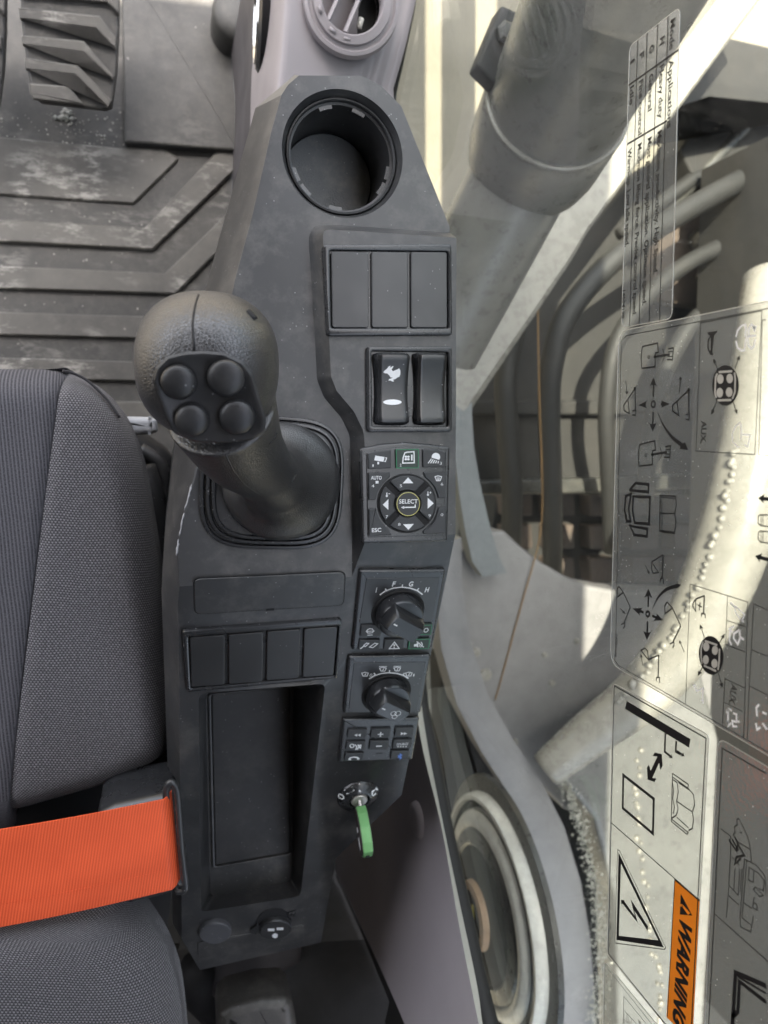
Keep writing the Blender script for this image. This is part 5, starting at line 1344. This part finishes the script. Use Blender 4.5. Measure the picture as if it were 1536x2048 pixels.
for y in (340, 465): a.st([(640, y + 4), (545, y - 2), (532, y + 10), (530, y + 60), (548, y + 82), (640, y + 92)], 1.6); a.st([(552, y), (552, y + 82)], 1.2); a.st([(566, y), (566, y + 84)], 1.2)
a.done(d2, {'black': 'symbols', 'filmedge': 'knob_highlights', 'decalwhite': 'white_symbols'})
# ---- electrical warning sticker
d3 = decal('electrical_warning_sticker', [(1229, 1366), (1420, 1470), (1385, 2112), (1216, 1908)], 'clear sticker with orange WARNING band and lightning triangle', .003)
Zw = zoomed(1200, 1440, 336 / 1132)
a = Art()
a.st([(1231, 1371), (1415, 1476), (1383, 2108), (1219, 1906)], 2.2, closed=True)
a.st([(1224, 1644), (1402, 1800)], 2.0)
a.z = lambda p: p
a.fl([(1257, 1402), (1384, 1478), (1381, 1495), (1252, 1417)])
a.z = Zw
a.st([(450, 90), (446, 212), (478, 238)], 4.2); a.arrow((452, 216), (500, 256), 3.0, 16, 24); a.st([(524, 140), (520, 210), (552, 230)], 4.2); a.arrow((530, 206), (580, 244), 3.0, 16, 24)
for q in ([(364, 240), (380, 218), (426, 228), (432, 308), (416, 334), (408, 286), (362, 390), (390, 392), (376, 416), (330, 400), (326, 320), (340, 300), (350, 342), (396, 246)],):
    a.fl(q[:6] + q[6:])
a.st([(166, 370), (372, 530), (366, 764), (162, 592)], 5.5, closed=True)
for q in ([(498, 358), (490, 682), (596, 768), (606, 752)], [(498, 358), (606, 434), (602, 456), (640, 500), (648, 570), (632, 618), (640, 670), (632, 730), (606, 742)], [(500, 400), (530, 420), (538, 480), (526, 545), (536, 600), (524, 640), (494, 660)], [(498, 420), (506, 470), (500, 530), (512, 580), (504, 630)], [(526, 545), (632, 618)], [(500, 384), (608, 462)], [(494, 668), (602, 754)], [(538, 420), (612, 470)], [(528, 655), (606, 724)]): a.st(q, 2.0)
tri_o = [(134, 890), (440, 1530), (120, 1480)]; tri_i = [(150, 965), (402, 1482), (136, 1452)]
pt = PG.poly(Zw(tri_o)); pi2 = PG.poly(Zw(tri_i))
for i in range(3):
    j = (i + 1) % 3; a.mb('black').add([PG.p3(pt[i], HI), PG.p3(pt[j], HI), PG.p3(pi2[j], HI), PG.p3(pi2[i], HI)], [(0, 1, 2, 3)])
a.st([(128, 872), (142, 880), (452, 1530), (444, 1544), (116, 1502), (108, 1484)], 1.4, closed=True)
a.fl([(150, 1208), (176, 1214), (152, 1244)])
a.fl([(156, 1230), (170, 1216), (243, 1318), (216, 1205), (332, 1388), (330, 1418), (240, 1282), (264, 1366)])
a.fl([(513, 1074), (680, 1216), (636, 2060), (620, 2160), (456, 2000)], 'orange', -.00012)
a.st([(513, 1074), (680, 1216)], 2.2)
a.st([(513, 1074), (462, 2000)], 1.6); 
a.fl([(554, 1168), (632, 1316), (548, 1308)]); a.fl([(566, 1236), (624, 1300), (606, 1310), (572, 1262)][:4], 'orange', .0003); a.fl(ell((560, 1246), 6, 10, 10), 'orange', .0003)
a.tx('WARNING', (590, 1362), (538, 2078), .0092, 'black', .045, .22)
a.tx('14607304', (82, 1362), (74, 1522), .0024, 'black', 0, .2)
a.done(d3, {'black': 'symbols', 'orange': 'orange_band'})
# ---- boom hazard sticker
d4 = decal('cab_hazard_sticker', [(1438, 1474), (1660, 1606), (1640, 2260), (1404, 2200)], 'clear sticker drawing a cab struck from above', .006)
a = Art(Zw)
a.st([(1132, 360), (834, 188), (780, 1300), (730, 2300)], 1.8); a.st([(780, 1302), (1250, 1720)], 1.6)
for q in ([(824, 730), (890, 780), (890, 905), (878, 1120), (862, 1330)], [(945, 660), (1000, 770), (1022, 850), (1030, 955)], [(985, 935), (1064, 975), (1122, 1050), (1132, 1170)], [(985, 935), (954, 1330), (958, 1390), (1026, 1426), (1044, 1320)], [(1016, 990), (1012, 1076), (1044, 1092), (1048, 1010), (1016, 990)], [(1048, 1010), (1080, 1030), (1118, 1080), (1112, 1150), (1080, 1130)], [(1060, 1124), (1112, 1180), (1084, 1186), (1044, 1140), (1060, 1124)], [(1000, 940), (968, 1330)], [(980, 1230), (1036, 1268)], [(968, 1330), (1030, 1380)], [(1050, 1190), (1040, 1260), (1070, 1280), (1066, 1240), (1048, 1230)], [(952, 1000), (942, 1180), (878, 1110)], [(968, 1000), (956, 1160)], [(900, 920), (950, 975)], [(876, 1180), (944, 1242)], [(920, 1000), (912, 1150)]): a.st(q, 1.5)
a.st([(945, 660), (930, 672), (936, 706), (916, 716), (922, 756), (908, 770), (940, 820), (1022, 870)], 1.5); a.fl(ell((962, 758), 6, 7, 8))
for q in ([(878, 804), (930, 880), (940, 836), (984, 910), (930, 920), (918, 970), (960, 930)], [(900, 800), (944, 878)], [(922, 790), (958, 872)]): a.st(q, 3.0)
a.st([(1132, 1790), (924, 1700), (900, 2100)], 7.0); a.st([(1132, 1900), (950, 1760), (940, 1960), (900, 2000)], 6.0); a.st([(1132, 1840), (938, 1726)], 3.0)
a.done(d4, {'black': 'symbols'})
# ---- chart sticker at the bottom
d5 = decal('load_chart_sticker', [(1210, 1920), (1400, 2150), (1390, 2400), (1204, 2200)], 'corner of a clear chart sticker at the bottom edge', .004)
a = Art()
a.st([(1213, 1930), (1209, 2200)], 1.0); a.st([(1213, 1930), (1380, 2140)], 1.0); a.z = zoomed(1180, 1780, 356 / 1536)
a.st([(304, 915), (295, 1240)], 1.0); a.st([(304, 915), (520, 1180)], 1.0); a.st([(300, 1030), (440, 1180)], 1.0); a.st([(332, 1060), (325, 1240)], 1.0); a.st([(368, 1110), (362, 1240)], 1.0)
a.tx('-15m', (312, 1070), (308, 1160), .0028); a.tx('-10', (350, 1100), (347, 1160), .0028); a.tx('9', (440, 1120), (438, 1150), .0030)
a.done(d5, {'black': 'lettering'})

# ================================================================== OUTSIDE THE WINDOW
# boom cylinder: tube, end collar, rod side and bracket
bc = empty('boom_cylinder', at_z(1150, 250, -.5), 'thick grey boom cylinder with end collar slanting past the window', 'cylinder')
q0 = at_z(1345, -260, -.10); q1 = at_z(1064, 312, -.48); q2 = at_z(870, 690, -.62)
ax = (q1 - q0).normalized()
def along(a_, b_, n_): return [a_ + (b_ - a_) * (i / (n_ - 1)) for i in range(n_)]
mb = MB(); tube(mb, along(q0, q1 - ax * .10, 12), .084, 48, False); mb.build('barrel', M['boom'], bc, 180)
mb = MB(); P_ = [q1 - ax * .115, q1 - ax * .105, q1 - ax * .10, q1 - ax * .02, q1 + ax * .004, q1 + ax * .016, q1 + ax * .018]; tube(mb, P_, [.083, .087, .0895, .0895, .086, .079, .05], 56); mb.build('end_collar', M['boom'], bc, 60)
mb = MB(); tube(mb, along(q1, q2, 14), .070, 40); mb.build('rod_guard', M['boom'], bc, 60)
mb = MB(); wv_ = [q1 - ax * .108 + (ax.orthogonal().normalized() * math.cos(t) + ax.cross(ax.orthogonal().normalized()) * math.sin(t)) * .0868 for t in [i / 60 * 2 * math.pi for i in range(61)]]; tube(mb, wv_, .0032, 8, False); mb.build('weld_bead', M['boompale'], bc, 180)
BR_ = Plane(at_z(1000, 90, -.37), (1, .0, .0), (0, 1, .0))
mb = MB(); plate(mb, BR_, BR_.poly([(1000, 12), (1062, 40), (1050, 85), (1012, 150), (990, 172), (950, 132)]), -.02, .004, .004, .006); br = mb.build('bracket', M['hose'], bc, 40)
mb = MB(); lathe(mb, BR_.p3(BR_.p2(1008, 72), .004), (0, 0, 1), [(.013, 0), (.013, .006), (.009, .009)], 6); mb.build('bolt', M['steel'], br, 20)
# lower edge beam in the sun
bm_ = empty('boom_side_beam', at_z(1100, 560, -.75), 'pale sunlit beam running slanted below the boom cylinder', 'beam')
b0 = at_z(1540, -90, -.72); b1 = at_z(880, 790, -.82); dd_ = (b1 - b0).normalized(); ss_ = dd_.cross(Vector((0, 0, 1))).normalized(); uu_ = ss_.cross(dd_)
mb = MB(); L = []
for t, w_ in ((0, .030), (.35, .032), (.6, .034), (.66, .042), (1.0, .060)):
    c_ = b0 + (b1 - b0) * t; L.append([c_ + ss_ * x * w_ + uu_ * z for x, z in ((-1, -.04), (1, -.04), (1, .012), (.8, .02), (-.8, .02), (-1, .012))])
mb.loops(L); mb.build('beam_body', M['boompale'], bm_, 30)
# dark machine frame under it all
mf = empty('machine_frame', at_z(1200, 700, -1.2), 'dark steel machine frame seen below the window', 'frame')
PQ = Plane((0, 0, -1.15), (1, 0, 0), (0, 1, 0))
def slab(name, pts, z0, z1, mat, parent, bev=.006, r=.01):
    pl = Plane((0, 0, z1), (1, 0, 0), (0, 1, 0)); mb = MB(); plate(mb, pl, pl.poly(pts), z0 - z1, 0, bev, r); return mb.build(name, M[mat], parent, 40)
slab('frame_plate', [(905, 760), (1010, 640), (1120, 520), (1290, 330), (1450, 240), (1700, 260), (1700, 1000), (905, 985)], -1.3, -1.12, 'frame', mf)
slab('frame_rib', [(930, 800), (1240, 800), (1700, 760), (1700, 790), (1240, 830), (930, 830)], -1.2, -1.085, 'frame', mf)
slab('frame_lip', [(940, 962), (1230, 955), (1700, 930), (1700, 960), (1230, 985), (940, 990)], -1.2, -1.08, 'steel', mf)
slab('cross_member', [(1380, 60), (1440, 70), (1700, 130), (1700, 230), (1420, 200), (1330, 230), (1290, 320), (1260, 300)], -1.0, -.92, 'frame', mf)
slab('gusset', [(1360, 300), (1420, 200), (1560, 240), (1500, 330), (1400, 380)], -1.1, -.98, 'frame', mf)
# track shoes
tr = empty('crawler_track', at_z(1100, 1060, -1.5), 'rusty brown crawler track shoes beneath the machine frame', 'track')
slab('track_bed', [(1000, 960), (1260, 950), (1700, 930), (1700, 1260), (1260, 1210), (960, 1190)], -1.7, -1.46, 'frame', tr)
for i in range(7):
    for j in range(3):
        u0 = 1012 + i * 84; v0 = 985 + j * 66
        slab('track_shoe', [(u0, v0), (u0 + 52, v0 - 2), (u0 + 54, v0 + 46), (u0 + 2, v0 + 48)], -1.5, -1.40, 'rust', tr, .004, .006)
# brown ground patches seen through the frame at the top right
fg = empty('slewing_linkage', at_z(1450, 450, -1.3), 'rusty brown linkage seen through the window at the upper right', 'linkage')
slab('rusty_plate', [(1380, 250), (1480, 330), (1620, 380), (1620, 640), (1300, 600), (1330, 430)], -1.1, -1.06, 'rust', fg)
for (u, v) in ((1480, 300), (1500, 390), (1480, 470), (1490, 540), (1480, 600), (1400, 350), (1410, 480)):
    mb = MB(); lathe(mb, at_z(u, v, -1.04), (.2, .3, 1), [(.030, -.02), (.032, .01), (.026, .02), (.012, .022)], 16); mb.build('link_pin', M['steel'], fg, 40)
for a_, b_ in (((1520, 220), (1290, 470)), ((1600, 300), (1400, 560))):
    mb = MB(); tube(mb, [at_z(*a_, -.98), at_z(*b_, -1.0)], .014, 12); mb.build('link_rod', M['steel'], fg, 60)
# unseen slats added ahead of the cab to shade the ground in sun stripes
sp_ = empty('shade_slats', (.6, 1.2, -.97), 'added out-of-view slats that cast sun stripes on the ground', 'light blocker')
g_ = [at_z(u, 100, -1.95).x - .27 for u in (852, 886, 952, 996)]
for x0_, x1_ in ((g_[0] - .45, g_[0]), (g_[1], g_[2]), (g_[3], g_[3] + .30)):
    mb = MB(); plate(mb, Plane((0, 0, -.95), (1, 0, 0), (0, 1, 0)), [(x0_, .98), (x1_, .98), (x1_, 1.75), (x0_, 1.75)], -.02, 0, .003, .004); mb.build('shade_slat', M['steel'], sp_)
# hoses
def hose(pts, r, label, mat='hose', name='hydraulic_hose', cat='hose', group='hydraulic hoses outside the window'):
    mb = MB(); tube(mb, spline([at_z(u, v, z) for u, v, z in pts], 8), r, 16); o_ = mb.build(name, M[mat], None, 180); tag(o_, label, cat, group); return o_
hose([(1105, 1180, -1.05), (1104, 1000, -.95), (1098, 820, -.86), (1106, 720, -.82), (1140, 620, -.80), (1240, 510, -.80), (1400, 405, -.82), (1660, 270, -.9)], .0215, 'thick black hose bending from the beam up to the right edge')
hose([(1022, 1090, -1.05), (1024, 980, -.98), (1014, 840, -.92), (1012, 740, -.9), (1036, 640, -.95), (1080, 560, -1.02)], .0225, 'short dark hose hanging nearest the console edge')
hose([(1222, 1100, -1.05), (1216, 940, -.95), (1214, 800, -.9), (1240, 670, -.88), (1330, 560, -.88), (1450, 490, -.9), (1700, 400, -.95)], .017, 'dark hose partly behind the control pattern sticker')
hose([(1290, 1000, -1.05), (1300, 860, -1.0), (1350, 700, -.96), (1450, 600, -.96), (1700, 520, -1.0)], .019, 'rear dark hose behind the middle of the control sticker')
hose([(1240, 470, -.98), (1330, 400, -.98), (1440, 330, -1.0), (1660, 250, -1.05)], .016, 'thin dark hose just above the thick bending hose')
wr = MB(); tube(wr, spline([at_z(u, v, z) for u, v, z in [(1076, 505, -.79), (1076, 640, -.80), (1079, 800, -.81), (1084, 940, -.82), (1084, 1030, -.83), (1074, 1100, -.845), (1040, 1220, -.855), (1002, 1360, -.856), (990, 1400, -.858)]], 8), .0013, 8); o = wr.build('amber_cable', M['wire'], None, 180); tag(o, 'thin amber cable hanging from the beam down onto the deck plate', 'cable')
# blue-grey strap bracket
sb_ = MB(); L = []
for u, v, w_ in ((930, 770, 16), (926, 830, 18), (928, 900, 20), (940, 980, 22), (956, 1060, 25), (972, 1120, 27), (990, 1150, 24)):
    A_ = at_z(u - w_, v + 4, -.80); B_ = at_z(u + w_, v - 4, -.80); L.append([A_, B_, B_ + Vector((0, 0, -.03)), A_ + Vector((0, 0, -.03))])
sb_.loops(L); o = sb_.build('strap_bracket', M['bluegrey'], None, 30); tag(o, 'pale blue-grey strap bracket close to the console edge', 'bracket')
# deck plate with the scooped edge
dk = empty('deck_plate', at_z(1050, 1300, -.8), 'grey painted deck plate with a scooped front edge', 'deck plate')
sc_edge = [(890, 1060), (915, 1100), (950, 1095), (985, 1062), (1010, 1062), (1042, 1092), (1080, 1122), (1130, 1152), (1180, 1172), (1240, 1182), (1400, 1190), (1700, 1180), (1700, 1700), (1300, 1680), (1130, 1620), (1040, 1530), (985, 1450), (930, 1330), (905, 1200)]
slab('plate', sc_edge, -.95, -.86, 'deck', dk, .008, .01)
for (u, v, s_) in ((952, 1305, .010), (972, 1350, .013), (1090, 1310, .006), (1105, 1366, .007), (1154, 1282, .006), (940, 1290, .006), (1030, 1485, .008), (1106, 1364, .005)):
    mb = MB(); c_ = at_z(u, v, -.857); lathe(mb, c_, (0, 0, 1), [(s_, -.003), (s_ * .9, .002), (s_ * .4, .003)], 9); mb.build('mud_spot', M['boompale'], dk, 60)
# curved bright boom side with weld
bs_ = empty('boom_foot_casting', at_z(1350, 1300, -.6), 'bright curved boom foot casting glowing behind the stickers', 'boom')
cv_ = [(1092, 1540, -.62), (1175, 1472, -.60), (1285, 1385, -.56), (1380, 1272, -.53), (1448, 1130, -.51), (1496, 970, -.50), (1530, 780, -.52), (1560, 560, -.56)]
sp3 = spline([at_z(u, v, z) for u, v, z in cv_], 8); nn = len(sp3)
mb = MB(); tube(mb, sp3, [.030 + .026 * min(1, i / (nn * .55)) for i in range(nn)], 32); rimo = mb.build('rim_tube', M['boompale'], bs_, 180)
rbv = BVHTree.FromObject(rimo, bpy.context.evaluated_depsgraph_get())
def onto(p, bv_):
    h_ = bv_.ray_cast(CAM, (p - CAM).normalized()); return h_[0] if h_[0] is not None else None
wl = spline([at_z(u, v, z) for u, v, z in [(1240, 1405, -.50), (1308, 1325, -.47), (1372, 1225, -.44), (1420, 1110, -.42), (1456, 980, -.42), (1470, 900, -.42)]], 9)
for i, p_ in enumerate(wl):
    mb = MB(); s_ = .0038 + .003 * random.random(); crv = Vector((random.uniform(-.005, .005), random.uniform(-.005, .005), 0))
    p_ = onto(p_, rbv)
    if p_ is None: continue
    lathe(mb, p_ + crv, (random.uniform(-.4, .4), random.uniform(-.4, .4), 1), [(s_, -.003), (s_ * 1.05, .002), (s_ * .7, .005), (s_ * .2, .006)], 10); mb.build('weld_bead', M['boompale'], bs_, 180)
slab('web_plate', [(1110, 1545), (1260, 1440), (1400, 1330), (1440, 1480), (1425, 1800), (1400, 2200), (1240, 2200), (1232, 1800), (1190, 1640)], -.75, -.68, 'boomweb', bs_, .01, .02)
slab('dark_web', [(1380, 1330), (1480, 1180), (1800, 900), (1850, 1500), (1800, 2300), (1380, 2300), (1400, 1800), (1420, 1480)], -.95, -.90, 'frame', bs_, .01, .02)  # dark slab beyond the pale web plate
wl2 = spline([at_z(u, v, z) for u, v, z in [(1276, 1500, -.679), (1272, 1620, -.679), (1286, 1740, -.679), (1300, 1860, -.679), (1318, 1960, -.679), (1322, 2060, -.679)]], 7)
for i, p_ in enumerate(wl2):
    mb = MB(); s_ = .0035 + .004 * random.random(); lathe(mb, p_ + Vector((random.uniform(-.006, .006), random.uniform(-.006, .006), random.uniform(-.001, .001))), (random.uniform(-.4, .4), random.uniform(-.4, .4), 1), [(s_, -.003), (s_ * 1.05, .002), (s_ * .7, .005), (s_ * .2, .006)], 10); mb.build('weld_bead', M['boompale'], bs_, 180)
mb = MB(); tube(mb, spline([at_z(u, v, -.63) for u, v in [(1500, 1000), (1470, 1120), (1400, 1230), (1310, 1330)]], 8), .03, 20); mb.build('inner_rib', M['boompale'], bs_, 180)
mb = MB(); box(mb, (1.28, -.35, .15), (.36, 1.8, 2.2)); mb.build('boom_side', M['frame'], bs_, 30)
# boom foot boss: stepped discs facing the cab
bb = empty('boom_foot_boss', at_x(985, 1810, .42), 'stepped round boom foot boss seen edge-on low in the window', 'boss')
cb = at_x(975, 1825, .43)
for nm, prof_, mt_ in (('back_plate', [(.175, .020), (.173, .013), (.145, .012)], 'steel'), ('outer_ring', [(.152, .014), (.150, .0), (.147, -.004), (.142, -.004), (.140, .002)], 'steelpale'), ('dark_groove', [(.141, .0), (.139, .012), (.130, .012), (.129, .0)], 'frame'),
                      ('bright_rim', [(.131, .008), (.128, -.002), (.121, -.008), (.112, -.010), (.107, -.007)], 'steelpale'), ('dark_disc', [(.108, -.004), (.104, -.010), (.088, -.013), (.084, -.010)], 'steel'), ('hub', [(.086, -.008), (.080, -.014), (.052, -.017), (.0, -.017)], 'frame'),
                      ('pin_ring', [(.044, -.014), (.042, -.026), (.034, -.028), (.031, -.019)], 'copper'), ('pin', [(.032, -.016), (.031, -.022), (.0, -.023)], 'frame')):
    mb = MB(); lathe(mb, cb, (1, 0, 0), [(max(r * 1.12, .0004), h) for r, h in prof_], 72, False, False); mb.build(nm, M[mt_], bb, 40)
mb = MB(); box(mb, cb + Vector((-.025, .0, .004)), (.002, .036, .006)); mb.build('yellow_tag', M['yellowtag'], bb, None)
# curved fender strip between deck and boss
fs_ = empty('fender_strip', at_z(1080, 1700, -.7), 'curved grey fender strip sweeping down behind the glass', 'fender')
L = []
for u, v, w_ in ((905, 1080, 18), (898, 1180, 26), (912, 1290, 29), (945, 1400, 31), (995, 1492, 33), (1050, 1575, 34), (1095, 1665, 34), (1128, 1770, 33), (1148, 1880, 32), (1158, 2000, 31), (1160, 2120, 31)):
    a_ = at_z(u - w_, v + w_ * .3, -.66); b_ = at_z(u + w_, v - w_ * .3, -.66); L.append([a_, a_ * .5 + b_ * .5 + Vector((0, 0, .006)), b_, b_ + Vector((0, 0, -.05)), a_ + Vector((0, 0, -.05))])
mb = MB(); mb.loops(L); mb.build('strip', M['deck'], fs_, 50)
# inner dark panel between seal and strip
slab('inner_panel', [(880, 1300), (905, 1350), (960, 1470), (1020, 1560), (1090, 1680), (1130, 1800), (1150, 2200), (1000, 2200), (960, 1900), (890, 1600)], -.80, -.74, 'frame', fs_)
slab('lower_panel', [(1080, 1500), (1330, 1400), (1360, 1700), (1360, 2300), (1080, 2300)], -1.0, -.93, 'frame', fs_)
# grit caught along the strip
mb = MB(); rnd = random.Random(11)
for _ in range(1500):
    v = rnd.uniform(1560, 2060); u = interp([(1560, 1120), (1640, 1152), (1750, 1176), (1850, 1192), (1950, 1196), (2070, 1180)], v) + rnd.gauss(8, 9)
    crumb(at_z(u, v, -.64 + rnd.uniform(-.01, .01)), rnd.choice((.001, .0015, .002, .003)))
o = mb.build('grit_line', M['grit'], None, None); tag(o, 'sparkling grit and moss caught along the fender strip', 'grit', kind='stuff')
